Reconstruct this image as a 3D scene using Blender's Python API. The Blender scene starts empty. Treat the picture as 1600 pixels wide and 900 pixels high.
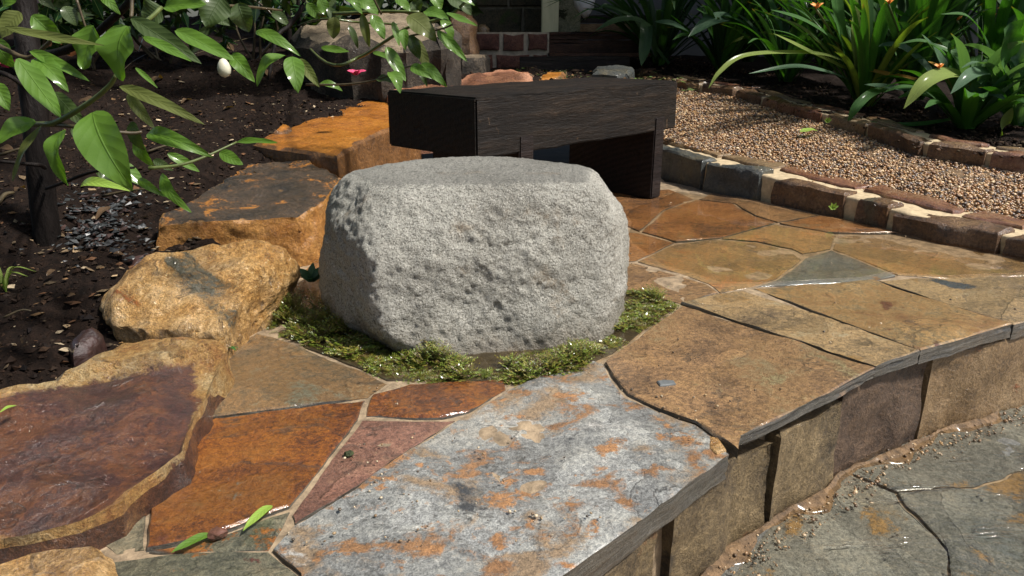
import bpy, bmesh, math, random
import numpy as np
from mathutils import Vector, Matrix, Euler
from mathutils.geometry import delaunay_2d_cdt

# ------------------------------------------------------------------ camera
CH, CF = .66, 1150.0
CP = math.atan(395 / CF)
scene = bpy.context.scene
cam_data = bpy.data.cameras.new('camera')
cam = bpy.data.objects.new('camera', cam_data)
scene.collection.objects.link(cam)
cam.location = (0, 0, CH)
cam.rotation_euler = (math.pi / 2 - CP, 0, 0)
cam_data.sensor_width = 36
cam_data.lens = 36 * CF / 1600
cam_data.clip_start = .02
cam_data.clip_end = 500
scene.camera = cam

# ------------------------------------------------------------------ sky, sun, exposure
SUN_EL, SUN_DX, SUN_DY = math.radians(56), 1.0, -.30
az = math.atan2(SUN_DX, SUN_DY)                 # clockwise from +Y
world = bpy.data.worlds.new('World')
scene.world = world
world.use_nodes = True
wt = world.node_tree
bg = wt.nodes['Background']
sky = wt.nodes.new('ShaderNodeTexSky')
sky.sky_type = 'NISHITA'
sky.sun_disc = False
sky.sun_elevation = SUN_EL
sky.sun_rotation = az
sky.air_density = 1.0
sky.dust_density = 3.0
sky.ozone_density = 1.0
wt.links.new(sky.outputs[0], bg.inputs[0])
bg.inputs[1].default_value = .085
sun_data = bpy.data.lights.new('sun', 'SUN')
sun_data.energy = 4.6
sun_data.angle = math.radians(5)
sun_data.color = (1, .96, .90)
sun = bpy.data.objects.new('sun', sun_data)
scene.collection.objects.link(sun)
sv = Vector((math.sin(az) * math.cos(SUN_EL), math.cos(az) * math.cos(SUN_EL), math.sin(SUN_EL)))
sun.rotation_euler = sv.to_track_quat('Z', 'Y').to_euler()
scene.view_settings.view_transform = 'Standard'
scene.view_settings.look = 'None'
scene.view_settings.gamma = 1
scene.view_settings.exposure = .45
scene.view_settings.use_curve_mapping = False
scene.cycles.max_bounces = 8
scene.cycles.transparent_max_bounces = 16

# ------------------------------------------------------------------ helpers
RND = random.Random(7)
NR = np.random.default_rng(11)
CS, SN = math.cos(CP), math.sin(CP)


def ray(px, py):
    x, y = (px - 800) / CF, -(py - 450) / CF
    return np.array((x, CS + y * SN, -SN + y * CS))


def un(px, py, z=0.0):
    """pixel -> point on the level plane at height z"""
    d = ray(px, py)
    t = (z - CH) / d[2]
    return np.array((d[0] * t, d[1] * t, z))


def at(px, py, Y):
    """pixel -> point at distance Y along the garden"""
    d = ray(px, py)
    t = Y / d[1]
    return np.array((d[0] * t, Y, CH + d[2] * t))


def unplane(px, py, pl):
    """pixel -> point on z = a x + b y + c"""
    d = ray(px, py)
    a, b, c = pl
    t = (c - CH) / (d[2] - a * d[0] - b * d[1])
    return np.array((d[0] * t, d[1] * t, CH + d[2] * t))


def proj(p):
    x, y, z = p[0], p[1], p[2] - CH
    d = y * CS - z * SN
    return 800 + CF * x / d, 450 - CF * (y * SN + z * CS) / d


def plane3(a, b, c):
    A = np.array([[p[0], p[1], 1] for p in (a, b, c)])
    return np.linalg.solve(A, np.array([a[2], b[2], c[2]]))


def _hash(i, j, k, s):
    with np.errstate(over='ignore'):
        h = (i.astype(np.uint32) * np.uint32(374761393) + j.astype(np.uint32) * np.uint32(668265263)
             + k.astype(np.uint32) * np.uint32(2147483647) + np.uint32((s * 1274126177) & 0xffffffff))
        h = (h ^ (h >> np.uint32(13))) * np.uint32(1274126177)
        h = (h ^ (h >> np.uint32(16))) * np.uint32(2246822519)
        h = h ^ (h >> np.uint32(15))
    return h.astype(np.float64) / 2147483647.5 - 1


def vn(p, s=0):
    p = np.atleast_2d(p)
    f = np.floor(p)
    t = p - f
    t = t * t * t * (t * (t * 6 - 15) + 10)
    i = f.astype(np.int64)
    r = 0
    for a in (0, 1):
        for b in (0, 1):
            for c in (0, 1):
                w = (t[:, 0] if a else 1 - t[:, 0]) * (t[:, 1] if b else 1 - t[:, 1]) * (t[:, 2] if c else 1 - t[:, 2])
                r = r + w * _hash(i[:, 0] + a, i[:, 1] + b, i[:, 2] + c, s)
    return r


def fbm(p, o=4, s=0, g=.5):
    r, a = 0, 1.0
    p = np.atleast_2d(np.asarray(p, float))
    for k in range(o):
        r = r + a * vn(p * 2 ** k + 17.3 * k, s + k)
        a *= g
    return r


COL = scene.collection


def tag(o, label=None, cat=None, group=None, kind=None):
    if label: o['label'] = label
    if cat: o['category'] = cat
    if group: o['group'] = group
    if kind: o['kind'] = kind
    return o


def wpos(o):
    p = Vector((0, 0, 0))
    while o is not None:
        p = p + o.location
        o = o.parent
    return p


def link(name, me, origin, parent=None, mat=None):
    o = bpy.data.objects.new(name, me)
    COL.objects.link(o)
    o.location = Vector(origin)
    if parent is not None:
        o.parent = parent
        o.location = Vector(origin) - wpos(parent)
    if mat is not None and not me.materials:
        me.materials.append(mat)
    return o


def empty(name, loc):
    o = bpy.data.objects.new(name, None)
    COL.objects.link(o)
    o.location = Vector(loc)
    o.empty_display_size = .05
    return o


def mesh(name, V, Fc, mat, parent=None, smooth=True, sharp=None, origin=None, attrs=None, uv=None, cols=None):
    V = np.asarray(V, float)
    og = np.array(origin if origin is not None else V.mean(0), float)
    me = bpy.data.meshes.new(name)
    if isinstance(Fc, np.ndarray):
        nf, k = Fc.shape
        me.vertices.add(len(V))
        me.vertices.foreach_set('co', (V - og).ravel())
        me.loops.add(nf * k)
        me.loops.foreach_set('vertex_index', Fc.ravel().astype(np.int32))
        me.polygons.add(nf)
        me.polygons.foreach_set('loop_start', np.arange(0, nf * k, k, dtype=np.int32))
        me.update(calc_edges=True)
    else:
        me.from_pydata([tuple(v) for v in (V - og)], [], Fc)
        me.update()
    me.polygons.foreach_set('use_smooth', np.full(len(me.polygons), smooth))
    if sharp is not None:
        me.set_sharp_from_angle(angle=math.radians(sharp))
    for k, a in (attrs or {}).items():
        at_ = me.attributes.new(k, 'FLOAT', 'POINT')
        at_.data.foreach_set('value', np.asarray(a, np.float32))
    if cols is not None:
        ca = me.color_attributes.new('tone', 'FLOAT_COLOR', 'POINT')
        ca.data.foreach_set('color', np.c_[cols, np.ones(len(cols))].astype(np.float32).ravel())
    if uv is not None:
        ul = me.uv_layers.new(name='UVMap')
        li = np.empty(len(me.loops), np.int32)
        me.loops.foreach_get('vertex_index', li)
        ul.data.foreach_set('uv', np.asarray(uv, np.float32)[li].ravel())
    return link(name, me, og, parent, mat)


# ------------------------------------------------------------------ node helpers
class G:
    def __init__(s, name):
        s.m = bpy.data.materials.new(name)
        s.m.use_nodes = True
        s.t = s.m.node_tree
        s.t.nodes.clear()
        s.out = s.t.nodes.new('ShaderNodeOutputMaterial')

    def n(s, typ, _o=0, _p=None, **k):
        nd = s.t.nodes.new('ShaderNode' + typ)
        for a, v in (_p or {}).items():
            setattr(nd, a, v)
        for a, v in k.items():
            key = int(a[1:]) if a[0] == 'i' and a[1:].isdigit() else a.replace('_', ' ')
            s.set(nd.inputs[key], v)
        return nd.outputs[_o]

    def set(s, sock, v):
        if isinstance(v, bpy.types.NodeSocket):
            s.t.links.new(v, sock)
        else:
            if sock.type == 'RGBA' and len(v) == 3: v = (*v, 1)
            sock.default_value = v

    def noise(s, vec, scale, detail=6, rough=.6, dist=0.0):
        return s.n('TexNoise', 0, Vector=vec, Scale=scale, Detail=detail, Roughness=rough, Distortion=dist)

    def ramp(s, fac, stops, interp='LINEAR'):
        nd = s.t.nodes.new('ShaderNodeValToRGB')
        cr = nd.color_ramp
        cr.interpolation = interp
        while len(cr.elements) < len(stops): cr.elements.new(.5)
        for e, (p, c) in zip(cr.elements, stops):
            e.position = p
            e.color = (*c, 1) if not isinstance(c, (int, float)) else (c, c, c, 1)
        s.set(nd.inputs[0], fac)
        return nd.outputs[0]

    def mix(s, fac, a, b, mode='MIX'):
        nd = s.t.nodes.new('ShaderNodeMix')
        nd.data_type = 'RGBA'
        nd.blend_type = mode
        s.set(nd.inputs[0], fac)
        s.set(nd.inputs[6], a)
        s.set(nd.inputs[7], b)
        return nd.outputs[2]

    def math(s, op, a, b=0.0, clamp=False):
        nd = s.t.nodes.new('ShaderNodeMath')
        nd.operation = op
        nd.use_clamp = clamp
        s.set(nd.inputs[0], a)
        s.set(nd.inputs[1], b)
        return nd.outputs[0]

    def mapr(s, v, a, b, c=0.0, d=1.0):
        nd = s.t.nodes.new('ShaderNodeMapRange')
        nd.interpolation_type = 'SMOOTHSTEP'
        for i, x in enumerate((v, a, b, c, d)): s.set(nd.inputs[i], x)
        return nd.outputs[0]

    def coords(s, seed=0.0, stretch=(1, 1, 1), rot=0.0, rand=True):
        v = s.n('TexCoord', 3)
        nd = s.t.nodes.new('ShaderNodeMapping')
        s.set(nd.inputs[0], v)
        nd.inputs[1].default_value = (seed * 3.7 + 1.3, seed * 1.9, seed * 5.1)
        nd.inputs[2].default_value = (0, 0, rot)
        nd.inputs[3].default_value = stretch
        if rand:
            r = s.n('ObjectInfo', 5)
            off = s.math('MULTIPLY', r, 31.0)
            return s.n('VectorMath', 0, dict(operation='ADD'), i0=nd.outputs[0], i1=off)
        return nd.outputs[0]

    def bump(s, h, strength, dist, normal=None):
        nd = s.t.nodes.new('ShaderNodeBump')
        nd.inputs['Strength'].default_value = strength
        nd.inputs['Distance'].default_value = dist
        s.set(nd.inputs['Height'], h)
        if normal is not None: s.set(nd.inputs['Normal'], normal)
        return nd.outputs[0]

    def bsdf(s, **k):
        sh = s.n('BsdfPrincipled', 0, **k)
        s.t.links.new(sh, s.out.inputs[0])
        return sh


def stone_mat(name, ramp, patches=(), scale=3.0, stretch=(1, 1, 1), rot=0.0, speck=.5, bump=(.8, .010), fine=.85,
              rough=(.35, .65), coat=.5, coat_rough=(.05, .32), rim=None, top=None, seed=0.0, rand=True, dist=.6,
              terr=0.0, strata=None, cont=1.0, cbump=.6):
    """weathered wet stone. ramp: colour stops on a layered noise; patches: (colour, scale, threshold, softness, distortion);
    rim: (ramp, width, wobble) colour along the broken edge; top: (ramp, scale) colour of the weathered upper face;
    terr: number of split layers showing on the face; strata: (dark, pale) colours of the layered broken side"""
    g = G(name)
    v = g.coords(seed, stretch, rot, rand)
    vs = g.coords(seed + 2, (1, 1, 1), rot, rand)
    n0 = g.noise(v, scale, 8, .62, dist)
    nm = g.noise(vs, 24, 8, .72, .4)
    nf = g.noise(vs, 95, 6, .75, .2)
    ng = g.noise(vs, 330, 3, .7)
    dv = lambda n, k: g.math('MULTIPLY', g.math('SUBTRACT', n, .5), k)
    n1 = g.math('ADD', g.math('ADD', n0, dv(nm, .60 * cont)), g.math('ADD', dv(nf, .50 * cont), dv(ng, .28)))
    col = g.ramp(n1, ramp)
    h = g.math('ADD', g.math('MULTIPLY', n0, 1.2), g.math('MULTIPLY', nm, .55))
    if top:
        n2 = g.math('ADD', g.noise(v, top[1], 8, .65, .8), g.math('ADD', dv(nm, .35), dv(nf, .25)))
        tc = g.ramp(n2, top[0])
        nz = g.n('SeparateXYZ', 2, Vector=g.n('NewGeometry', 1))
        nzz = g.math('ADD', nz, dv(nm, .5))
        col = g.mix(g.mapr(nzz, .78, .90), col, tc)
    if rim:
        a = g.n('Attribute', 2, dict(attribute_name='rim'))
        w = g.noise(vs, 9, 6, .7, .5)
        a2 = g.math('ADD', g.math('ADD', a, dv(w, rim[2] * 2)), g.math('ADD', dv(nf, rim[2] * 1.6), dv(g.noise(vs, 3.2, 2), rim[2] * 2.2)))
        rc = g.ramp(g.math('ADD', g.noise(vs, 13, 7, .7), dv(nf, .4)), rim[0])
        col = g.mix(g.mapr(a2, rim[1] * .6, rim[1] * 1.25), rc, col)
    if terr:
        tn = g.math('MULTIPLY', g.math('ADD', g.noise(g.coords(seed + 9, stretch, rot, rand), scale * .8, 5, .55, .9), dv(nm, .06)), terr)
        fr = g.math('FRACT', tn)
        fl = g.math('ADD', g.math('FLOOR', tn), g.mapr(fr, .90, 1.0))
        line = g.mapr(g.math('ABSOLUTE', g.math('SUBTRACT', fr, .95)), .012, .06, 1.0, 0.0)
        lay = g.mapr(g.math('FRACT', g.math('MULTIPLY', g.math('FLOOR', tn), .377)), 0.0, 1.0, .80, 1.22)
        col = g.mix(1.0, col, g.n('CombineXYZ', 0, i0=lay, i1=lay, i2=lay), 'MULTIPLY')
        brk = g.mapr(g.noise(vs, 12, 3), .45, .6)
        col = g.mix(g.math('MULTIPLY', g.math('MULTIPLY', line, brk), .45), col, (.045, .038, .03, 1))
        h = g.math('ADD', h, g.math('MULTIPLY', fl, .22))
    for i, (c, sc, th, so, di) in enumerate(patches):
        vp = g.coords(seed + 5 + 3 * i, stretch, rot, rand)
        pn_ = g.math('ADD', g.noise(vp, sc, 7, .6, di), dv(nf, .22))
        m = g.mapr(pn_, th, th + so)
        pc = g.mix(nm, [x * .45 for x in c], [min(1, x * 1.5) for x in c])
        col = g.mix(m, col, pc)
        h = g.math('ADD', h, g.math('MULTIPLY', m, .10))
    if strata:
        nz = g.n('SeparateXYZ', 2, Vector=g.n('NewGeometry', 1))
        ly = g.noise(g.coords(seed + 3, (1, 1, 16), rot, rand), 9, 6, .7, .3)
        sc_ = g.ramp(ly, [(.34, strata[0]), (.5, [(p + q) / 2 for p, q in zip(*strata)]), (.66, strata[1])])
        sm = g.mapr(nz, .45, .75, 1, 0)
        col = g.mix(sm, col, sc_)
        h = g.math('ADD', h, g.math('MULTIPLY', g.math('MULTIPLY', ly, sm), 1.6))
    k = g.mapr(g.math('ADD', g.math('MULTIPLY', nf, .7), g.math('MULTIPLY', ng, .5)), .38, .82, 1 - speck, 1 + speck)
    col = g.mix(1.0, col, g.n('CombineXYZ', 0, i0=k, i1=k, i2=k), 'MULTIPLY')
    hh = g.math('ADD', h, g.math('MULTIPLY', nf, fine))
    hh = g.math('ADD', hh, g.math('MULTIPLY', ng, fine * .35))
    bmp = g.bump(hh, bump[0], bump[1])
    cb = g.bump(g.math('ADD', h, g.math('MULTIPLY', nf, fine * .5)), bump[0] * cbump, bump[1])
    wet = g.math('ADD', g.noise(vs, 6, 4, .6, .4), dv(nf, .25))
    g.bsdf(Base_Color=col, Roughness=g.mapr(wet, .35, .7, *rough), Normal=bmp, Coat_Weight=coat, Coat_IOR=1.5,
           Coat_Roughness=g.mapr(wet, .40, .62, *coat_rough), Coat_Normal=cb, Specular_IOR_Level=.35)
    return g.m


def plain_mat(name, c, rough=.6, var=.3, scale=20, bump=(.4, .004), coat=0.0, stretch=(1, 1, 1), spec=.4):
    g = G(name)
    v = g.coords(0, stretch)
    n = g.noise(v, scale, 7, .65, .3)
    k = g.mapr(n, .25, .75, 1 - var, 1 + var)
    col = g.mix(1.0, (*c, 1), g.n('CombineXYZ', 0, i0=k, i1=k, i2=k), 'MULTIPLY')
    g.bsdf(Base_Color=col, Roughness=rough, Normal=g.bump(n, *bump), Coat_Weight=coat, Coat_Roughness=.12, Specular_IOR_Level=spec)
    return g.m


def tone_mat(name, rough=.5, coat=.3, var=.25, scale=60, spec=.4):
    """colour of each pebble, clod or blade from the mesh, grain from noise"""
    g = G(name)
    a = g.n('Attribute', 0, dict(attribute_name='tone'))
    n = g.noise(g.coords(0, rand=False), scale, 5, .7)
    k = g.mapr(n, .25, .75, 1 - var, 1 + var)
    col = g.mix(1.0, a, g.n('CombineXYZ', 0, i0=k, i1=k, i2=k), 'MULTIPLY')
    g.bsdf(Base_Color=col, Roughness=rough, Coat_Weight=coat, Coat_Roughness=.15, Specular_IOR_Level=spec, Normal=g.bump(n, .3, .003))
    return g.m


def leaf_mat(name, c1, c2, under, rough=.28, trans=.25, rib=(.30, .42, .14), veins=26, coat=.5, strap=False, bumps=.5):
    g = G(name)
    uv = g.n('TexCoord', 2)
    sx = g.n('SeparateXYZ', 0, Vector=uv)
    sy = g.n('SeparateXYZ', 1, Vector=uv)
    u = g.math('ABSOLUTE', g.math('SUBTRACT', sx, .5))
    r = g.n('ObjectInfo', 5)
    nz = g.noise(g.coords(0), 9, 5, .6)
    f = g.math('ADD', g.math('MULTIPLY', r, .65), g.math('MULTIPLY', nz, .5), True)
    col = g.mix(f, (*c1, 1), (*c2, 1))
    if strap:
        st = g.n('TexWave', 1, dict(wave_type='BANDS', bands_direction='X'), Vector=uv, Scale=9.0, Distortion=.4)
        hgt = g.math('MULTIPLY', st, .25)
        col = g.mix(g.math('MULTIPLY', st, .12), col, (*[x * 1.8 for x in c2], 1))
        tipb = g.mapr(g.math('ADD', sy, g.math('MULTIPLY', nz, .12)), 1.0, 1.06)
        col = g.mix(tipb, col, (.30, .20, .05, 1))
        hgt = g.math('SUBTRACT', hgt, g.mapr(u, .0, .12, .8, 0))
    else:
        w = g.math('ADD', g.math('MULTIPLY', sy, float(veins)), g.math('MULTIPLY', u, -10.0))
        sv_ = g.math('ABSOLUTE', g.math('SINE', w))
        vein = g.mapr(sv_, 0.0, .18, 1.0, 0.0)
        col = g.mix(g.math('MULTIPLY', vein, .07), col, (*rib, 1))
        rb = g.mapr(u, .008, .03, 1.0, 0.0)
        col = g.mix(g.math('MULTIPLY', rb, .75), col, (*rib, 1))
        edge = g.mapr(u, .46, .5)
        col = g.mix(g.math('MULTIPLY', edge, .5), col, (*rib, 1))
        hgt = g.math('SUBTRACT', g.math('MULTIPLY', sv_, .25), g.math('MULTIPLY', rb, .6))
        blem = g.mapr(g.noise(g.coords(4), 24, 4, .7), .70, .76)
        col = g.mix(g.math('MULTIPLY', blem, .6), col, (.14, .10, .03, 1))
    back = g.n('NewGeometry', 6)
    colb = g.mix(back, col, (*under, 1))
    hh = g.math('ADD', hgt, g.math('MULTIPLY', g.noise(g.coords(7), 30, 3), .5))
    bmp = g.bump(hh, bumps, .0035)
    rg = g.math('ADD', g.math('MULTIPLY', back, .3), rough)
    p = g.n('BsdfPrincipled', 0, Base_Color=colb, Roughness=rg, Normal=bmp, Coat_Weight=coat, Coat_Roughness=.17, Specular_IOR_Level=.3)
    tcol = g.mix(1.0, colb, (1.5, 1.7, .5, 1), 'MULTIPLY')
    t = g.n('BsdfTranslucent', 0, Color=tcol, Normal=bmp)
    ms = g.n('MixShader', 0, i0=trans, i1=p, i2=t)
    g.t.links.new(ms, g.out.inputs[0])
    return g.m


# ------------------------------------------------------------------ materials
O = dict
M = {}
ORG, OCH, RUST, UMB = (.25, .088, .015), (.36, .17, .035), (.15, .042, .012), (.075, .038, .018)
GRY, BLU, OLV, TAN = (.14, .145, .135), (.155, .18, .20), (.12, .115, .07), (.33, .20, .085)
PUR = (.055, .022, .022)
M['slab_orange'] = stone_mat('orange_slate', [(.26, (.065, .021, .006)), (.40, (.115, .032, .005)), (.50, (.19, .058, .005)), (.62, (.215, .075, .008)), (.76, (.14, .072, .022))],
    [((.10, .105, .085), 3.2, .64, .05, .8), ((.10, .03, .015), 4, .66, .06, .6)], scale=4, bump=(.8, .010), coat=1.0, coat_rough=(.02, .17), cbump=.28, terr=4.0, strata=((.02, .018, .015), (.11, .10, .08)), seed=1)
M['slab_brown'] = stone_mat('brown_slate', [(.26, (.11, .064, .033)), (.44, (.215, .125, .058)), (.58, (.285, .165, .07)), (.74, (.21, .165, .085))],
    [((.06, .068, .07), 3.4, .66, .03, .7), ((.25, .20, .095), 3.0, .62, .07, .8), ((.20, .075, .025), 5, .66, .08, 1)], scale=4.5, bump=(.8, .010), coat=1.0, coat_rough=(.02, .17), cbump=.28, terr=4.0, strata=((.02, .018, .015), (.11, .10, .08)), seed=2)
M['slab_rust'] = stone_mat('rust_slate', [(.28, (.09, .048, .025)), (.46, (.215, .095, .03)), (.6, (.26, .125, .04)), (.74, (.15, .12, .07))],
    [((.09, .10, .10), 3, .64, .05, .8)], scale=4, bump=(.8, .010), coat=1.0, coat_rough=(.02, .17), cbump=.28, terr=4.0, strata=((.02, .018, .015), (.11, .10, .08)), seed=3)
M['slab_olive'] = stone_mat('olive_slate', [(.26, (.11, .075, .042)), (.42, (.225, .15, .068)), (.56, (.31, .195, .08)), (.72, (.33, .15, .05))],
    [((.06, .07, .075), 3.5, .62, .05, .8)], scale=4, bump=(.8, .010), coat=1.0, coat_rough=(.02, .17), cbump=.28, terr=4.0, strata=((.02, .018, .015), (.11, .10, .08)), seed=4)
M['slab_green'] = stone_mat('green_grey_slate', [(.3, (.08, .078, .052)), (.5, (.135, .125, .08)), (.68, (.17, .14, .085))],
    [(ORG, 3.2, .60, .04, .6), ((.09, .03, .02), 5, .62, .04, .8)], scale=5, bump=(.8, .010), coat=1.0, coat_rough=(.02, .17), cbump=.28, terr=4.0, strata=((.02, .018, .015), (.11, .10, .08)), seed=5)
M['slab_pink'] = stone_mat('pink_slate', [(.3, (.14, .062, .04)), (.5, (.21, .10, .065)), (.68, (.24, .135, .08))],
    [((.17, .055, .02), 3.2, .60, .07, .6)], scale=4, bump=(.8, .010), coat=1.0, coat_rough=(.02, .17), cbump=.28, terr=4.0, strata=((.02, .018, .015), (.11, .10, .08)), seed=6)
M['slab_grey'] = stone_mat('blue_grey_slate', [(.26, (.15, .145, .128)), (.42, (.25, .252, .238)), (.56, (.33, .33, .30)), (.74, (.42, .395, .335))],
    [((.28, .195, .115), 7.0, .54, .12, .5), ((.44, .42, .38), 7.5, .58, .12, 1.0), ((.29, .15, .065), 11.0, .545, .09, .3), ((.37, .185, .075), 17.0, .58, .08, .3), ((.05, .052, .055), 6.5, .66, .06, .8)],
    scale=4.5, stretch=(1, 1.2, 1), rot=-.3, bump=(.8, .010), coat=1.0, coat_rough=(.02, .17), cbump=.28, terr=7.0, strata=((.02, .018, .015), (.11, .10, .08)), seed=11.6, rand=False)
M['slab_lower'] = stone_mat('lower_wet_slate', [(.26, (.075, .08, .074)), (.44, (.155, .16, .145)), (.58, (.215, .215, .19)), (.76, (.26, .235, .18))],
    [((.26, .16, .06), 3.6, .60, .06, .6), ((.12, .135, .13), 3, .58, .08, 1), ((.32, .13, .035), 6, .66, .04, .5)], scale=4, bump=(.8, .010), coat=1.0, coat_rough=(.02, .17), cbump=.28, terr=7.0, strata=((.02, .018, .015), (.11, .10, .08)), seed=8)
M['riser_brown'] = stone_mat('riser_brown_stone', [(.26, (.035, .024, .013)), (.45, (.12, .085, .043)), (.62, (.19, .135, .066)), (.78, (.27, .195, .10))],
    [((.17, .075, .028), 5, .57, .1, .6), ((.04, .032, .022), 4, .6, .06, .8)], scale=7, bump=(1.0, .016), seed=9, coat=.25, fine=.5, speck=.35, rough=(.5, .8))
M['riser_dark'] = stone_mat('riser_dark_stone', [(.28, (.03, .018, .012)), (.48, (.085, .052, .032)), (.66, (.135, .083, .048)), (.8, (.19, .12, .06))],
    [((.17, .07, .03), 5, .62, .1, .6)], scale=7, bump=(1.0, .016), seed=10, coat=.25, fine=.5, speck=.35, rough=(.5, .8))
M['riser_ochre'] = stone_mat('riser_ochre_stone', [(.28, (.09, .055, .027)), (.48, (.19, .115, .048)), (.64, (.25, .16, .075)), (.78, (.30, .20, .10))],
    [((.26, .085, .02), 6, .58, .08, .8), ((.10, .09, .06), 5, .63, .05, .6)], scale=6, bump=(1.0, .016), seed=11, coat=.4, fine=.5, speck=.35)
M['tan_rock'] = stone_mat('tan_sandstone', [(.26, (.20, .085, .018)), (.42, (.42, .215, .055)), (.56, (.54, .32, .115)), (.74, (.62, .42, .21))],
    [((.10, .09, .055), 3, .62, .06, .6), ((.38, .12, .02), 5, .64, .05, .8)], scale=6, bump=(1.0, .024), fine=.7, seed=12, coat=.85, coat_rough=(.04, .25), terr=5.0)
M['dark_top_rock'] = stone_mat('dark_topped_sandstone', [(.28, (.12, .05, .013)), (.5, (.30, .15, .035)), (.72, (.38, .21, .07))],
    [], scale=9, bump=(.9, .014), fine=.6, seed=13, coat=.6,
    top=([(.30, (.022, .018, .014)), (.46, (.05, .034, .02)), (.57, (.075, .046, .025)), (.61, (.33, .13, .02)), (.78, (.42, .19, .03))], 7.0),
    rim=([(.3, (.30, .115, .015)), (.6, (.38, .18, .04))], .035, .07))
M['orange_rock'] = stone_mat('orange_sandstone', [(.28, (.085, .04, .015)), (.5, (.17, .075, .02)), (.72, (.25, .12, .04))],
    [], scale=8, bump=(.8, .014), fine=.6, seed=14, coat=.5,
    top=([(.28, (.13, .045, .012)), (.44, (.33, .115, .012)), (.60, (.42, .165, .018)), (.75, (.27, .15, .05))], 3.2))
M['purple_rock'] = stone_mat('purple_brown_ironstone', [(.28, (.025, .011, .009)), (.48, (.075, .027, .013)), (.64, (.15, .06, .02)), (.78, (.32, .18, .07))],
    [], scale=8, bump=(1.0, .022), fine=.8, seed=15, terr=5.0, coat=.9, coat_rough=(.05, .18),
    top=([(.26, (.018, .009, .010)), (.40, (.055, .020, .016)), (.50, (.095, .036, .022)), (.58, (.17, .06, .02)), (.66, (.10, .05, .03)), (.76, (.25, .19, .12))], 5.5),
    rim=([(.3, (.26, .10, .025)), (.5, (.40, .23, .07)), (.66, (.46, .34, .17)), (.78, (.20, .065, .02))], .018, .035))
M['pale_rock'] = stone_mat('pale_topped_sandstone', [(.3, (.016, .014, .011)), (.5, (.045, .036, .026)), (.68, (.09, .07, .05)), (.8, (.2, .16, .11))],
    [], scale=6, bump=(.9, .02), seed=16, coat=.1, rough=(.6, .9), top=([(.3, (.10, .075, .05)), (.5, (.26, .20, .13)), (.7, (.38, .30, .20))], 5.0))  # sides near black, upward faces paler
M['pink_rock'] = stone_mat('pink_orange_rock', [(.3, (.10, .04, .02)), (.5, (.17, .07, .035)), (.7, (.24, .11, .05))],
    [], scale=7, bump=(.8, .016), seed=17, coat=.3, rim=([(.3, (.36, .13, .06)), (.6, (.48, .24, .14))], .09, .06))
M['kerb_brown'] = stone_mat('kerb_brown_stone', [(.3, (.05, .028, .015)), (.5, (.12, .062, .028)), (.7, (.19, .11, .05))],
    [((.10, .085, .05), 4, .6, .08, .6)], scale=7, bump=(.8, .014), seed=18, coat=.6)
M['kerb_grey'] = stone_mat('kerb_dark_grey_stone', [(.3, (.028, .034, .034)), (.5, (.06, .066, .06)), (.7, (.10, .085, .05))],
    [((.17, .08, .025), 4, .61, .06, .6)], scale=6, bump=(.8, .014), seed=19, coat=.5)
M['cap_tan'] = stone_mat('cap_tan_stone', [(.3, (.10, .062, .03)), (.5, (.19, .125, .06)), (.7, (.24, .15, .075))],
    [((.20, .07, .025), 4, .6, .07, .6)], scale=6, bump=(.6, .01), seed=20, coat=.8)
M['cap_rust'] = stone_mat('cap_rust_stone', [(.3, (.09, .035, .02)), (.5, (.17, .066, .03)), (.7, (.22, .12, .06))],
    [((.22, .10, .03), 5, .6, .07, .6)], scale=6, bump=(.6, .01), seed=21, coat=.9)
M['mortar'] = plain_mat('sandy_mortar', (.46, .36, .22), .75, .25, 40, (.5, .006), coat=.15)
M['joint'] = plain_mat('joint_sand', (.27, .20, .125), .65, .5, 34, (.8, .010), coat=.3)
M['mud'] = plain_mat('wet_mud', (.17, .105, .052), .6, .6, 40, (1.0, .02), coat=.25)
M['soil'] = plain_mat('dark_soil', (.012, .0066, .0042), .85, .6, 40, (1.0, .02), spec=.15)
M['ground'] = plain_mat('bare_ground', (.05, .035, .022), .9, .4, 6)
M['black_gap'] = plain_mat('dark_gap_soil', (.012, .010, .008), .9)
M['bark'] = plain_mat('wet_dark_bark', (.010, .0075, .0065), .6, .5, 30, (.9, .012), coat=.0, stretch=(1, 1, .25), spec=.15)
M['bark_brown'] = plain_mat('brown_bark', (.11, .042, .016), .4, .45, 14, (.7, .01), coat=.5, stretch=(1, 1, .2))
M['twig'] = plain_mat('twig_bark', (.07, .052, .026), .55, .4, 40, (.5, .003), coat=.2)
M['green_twig'] = plain_mat('green_stem', (.09, .115, .03), .45, .3, 40, (.3, .002), coat=.3)
M['pebbles'] = tone_mat('gravel_pebbles', .42, .35)
M['clods'] = tone_mat('soil_clods', .75, .0, .5, 90, .15)
M['moss'] = tone_mat('wet_moss', .45, .4, .2, 60)


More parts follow.
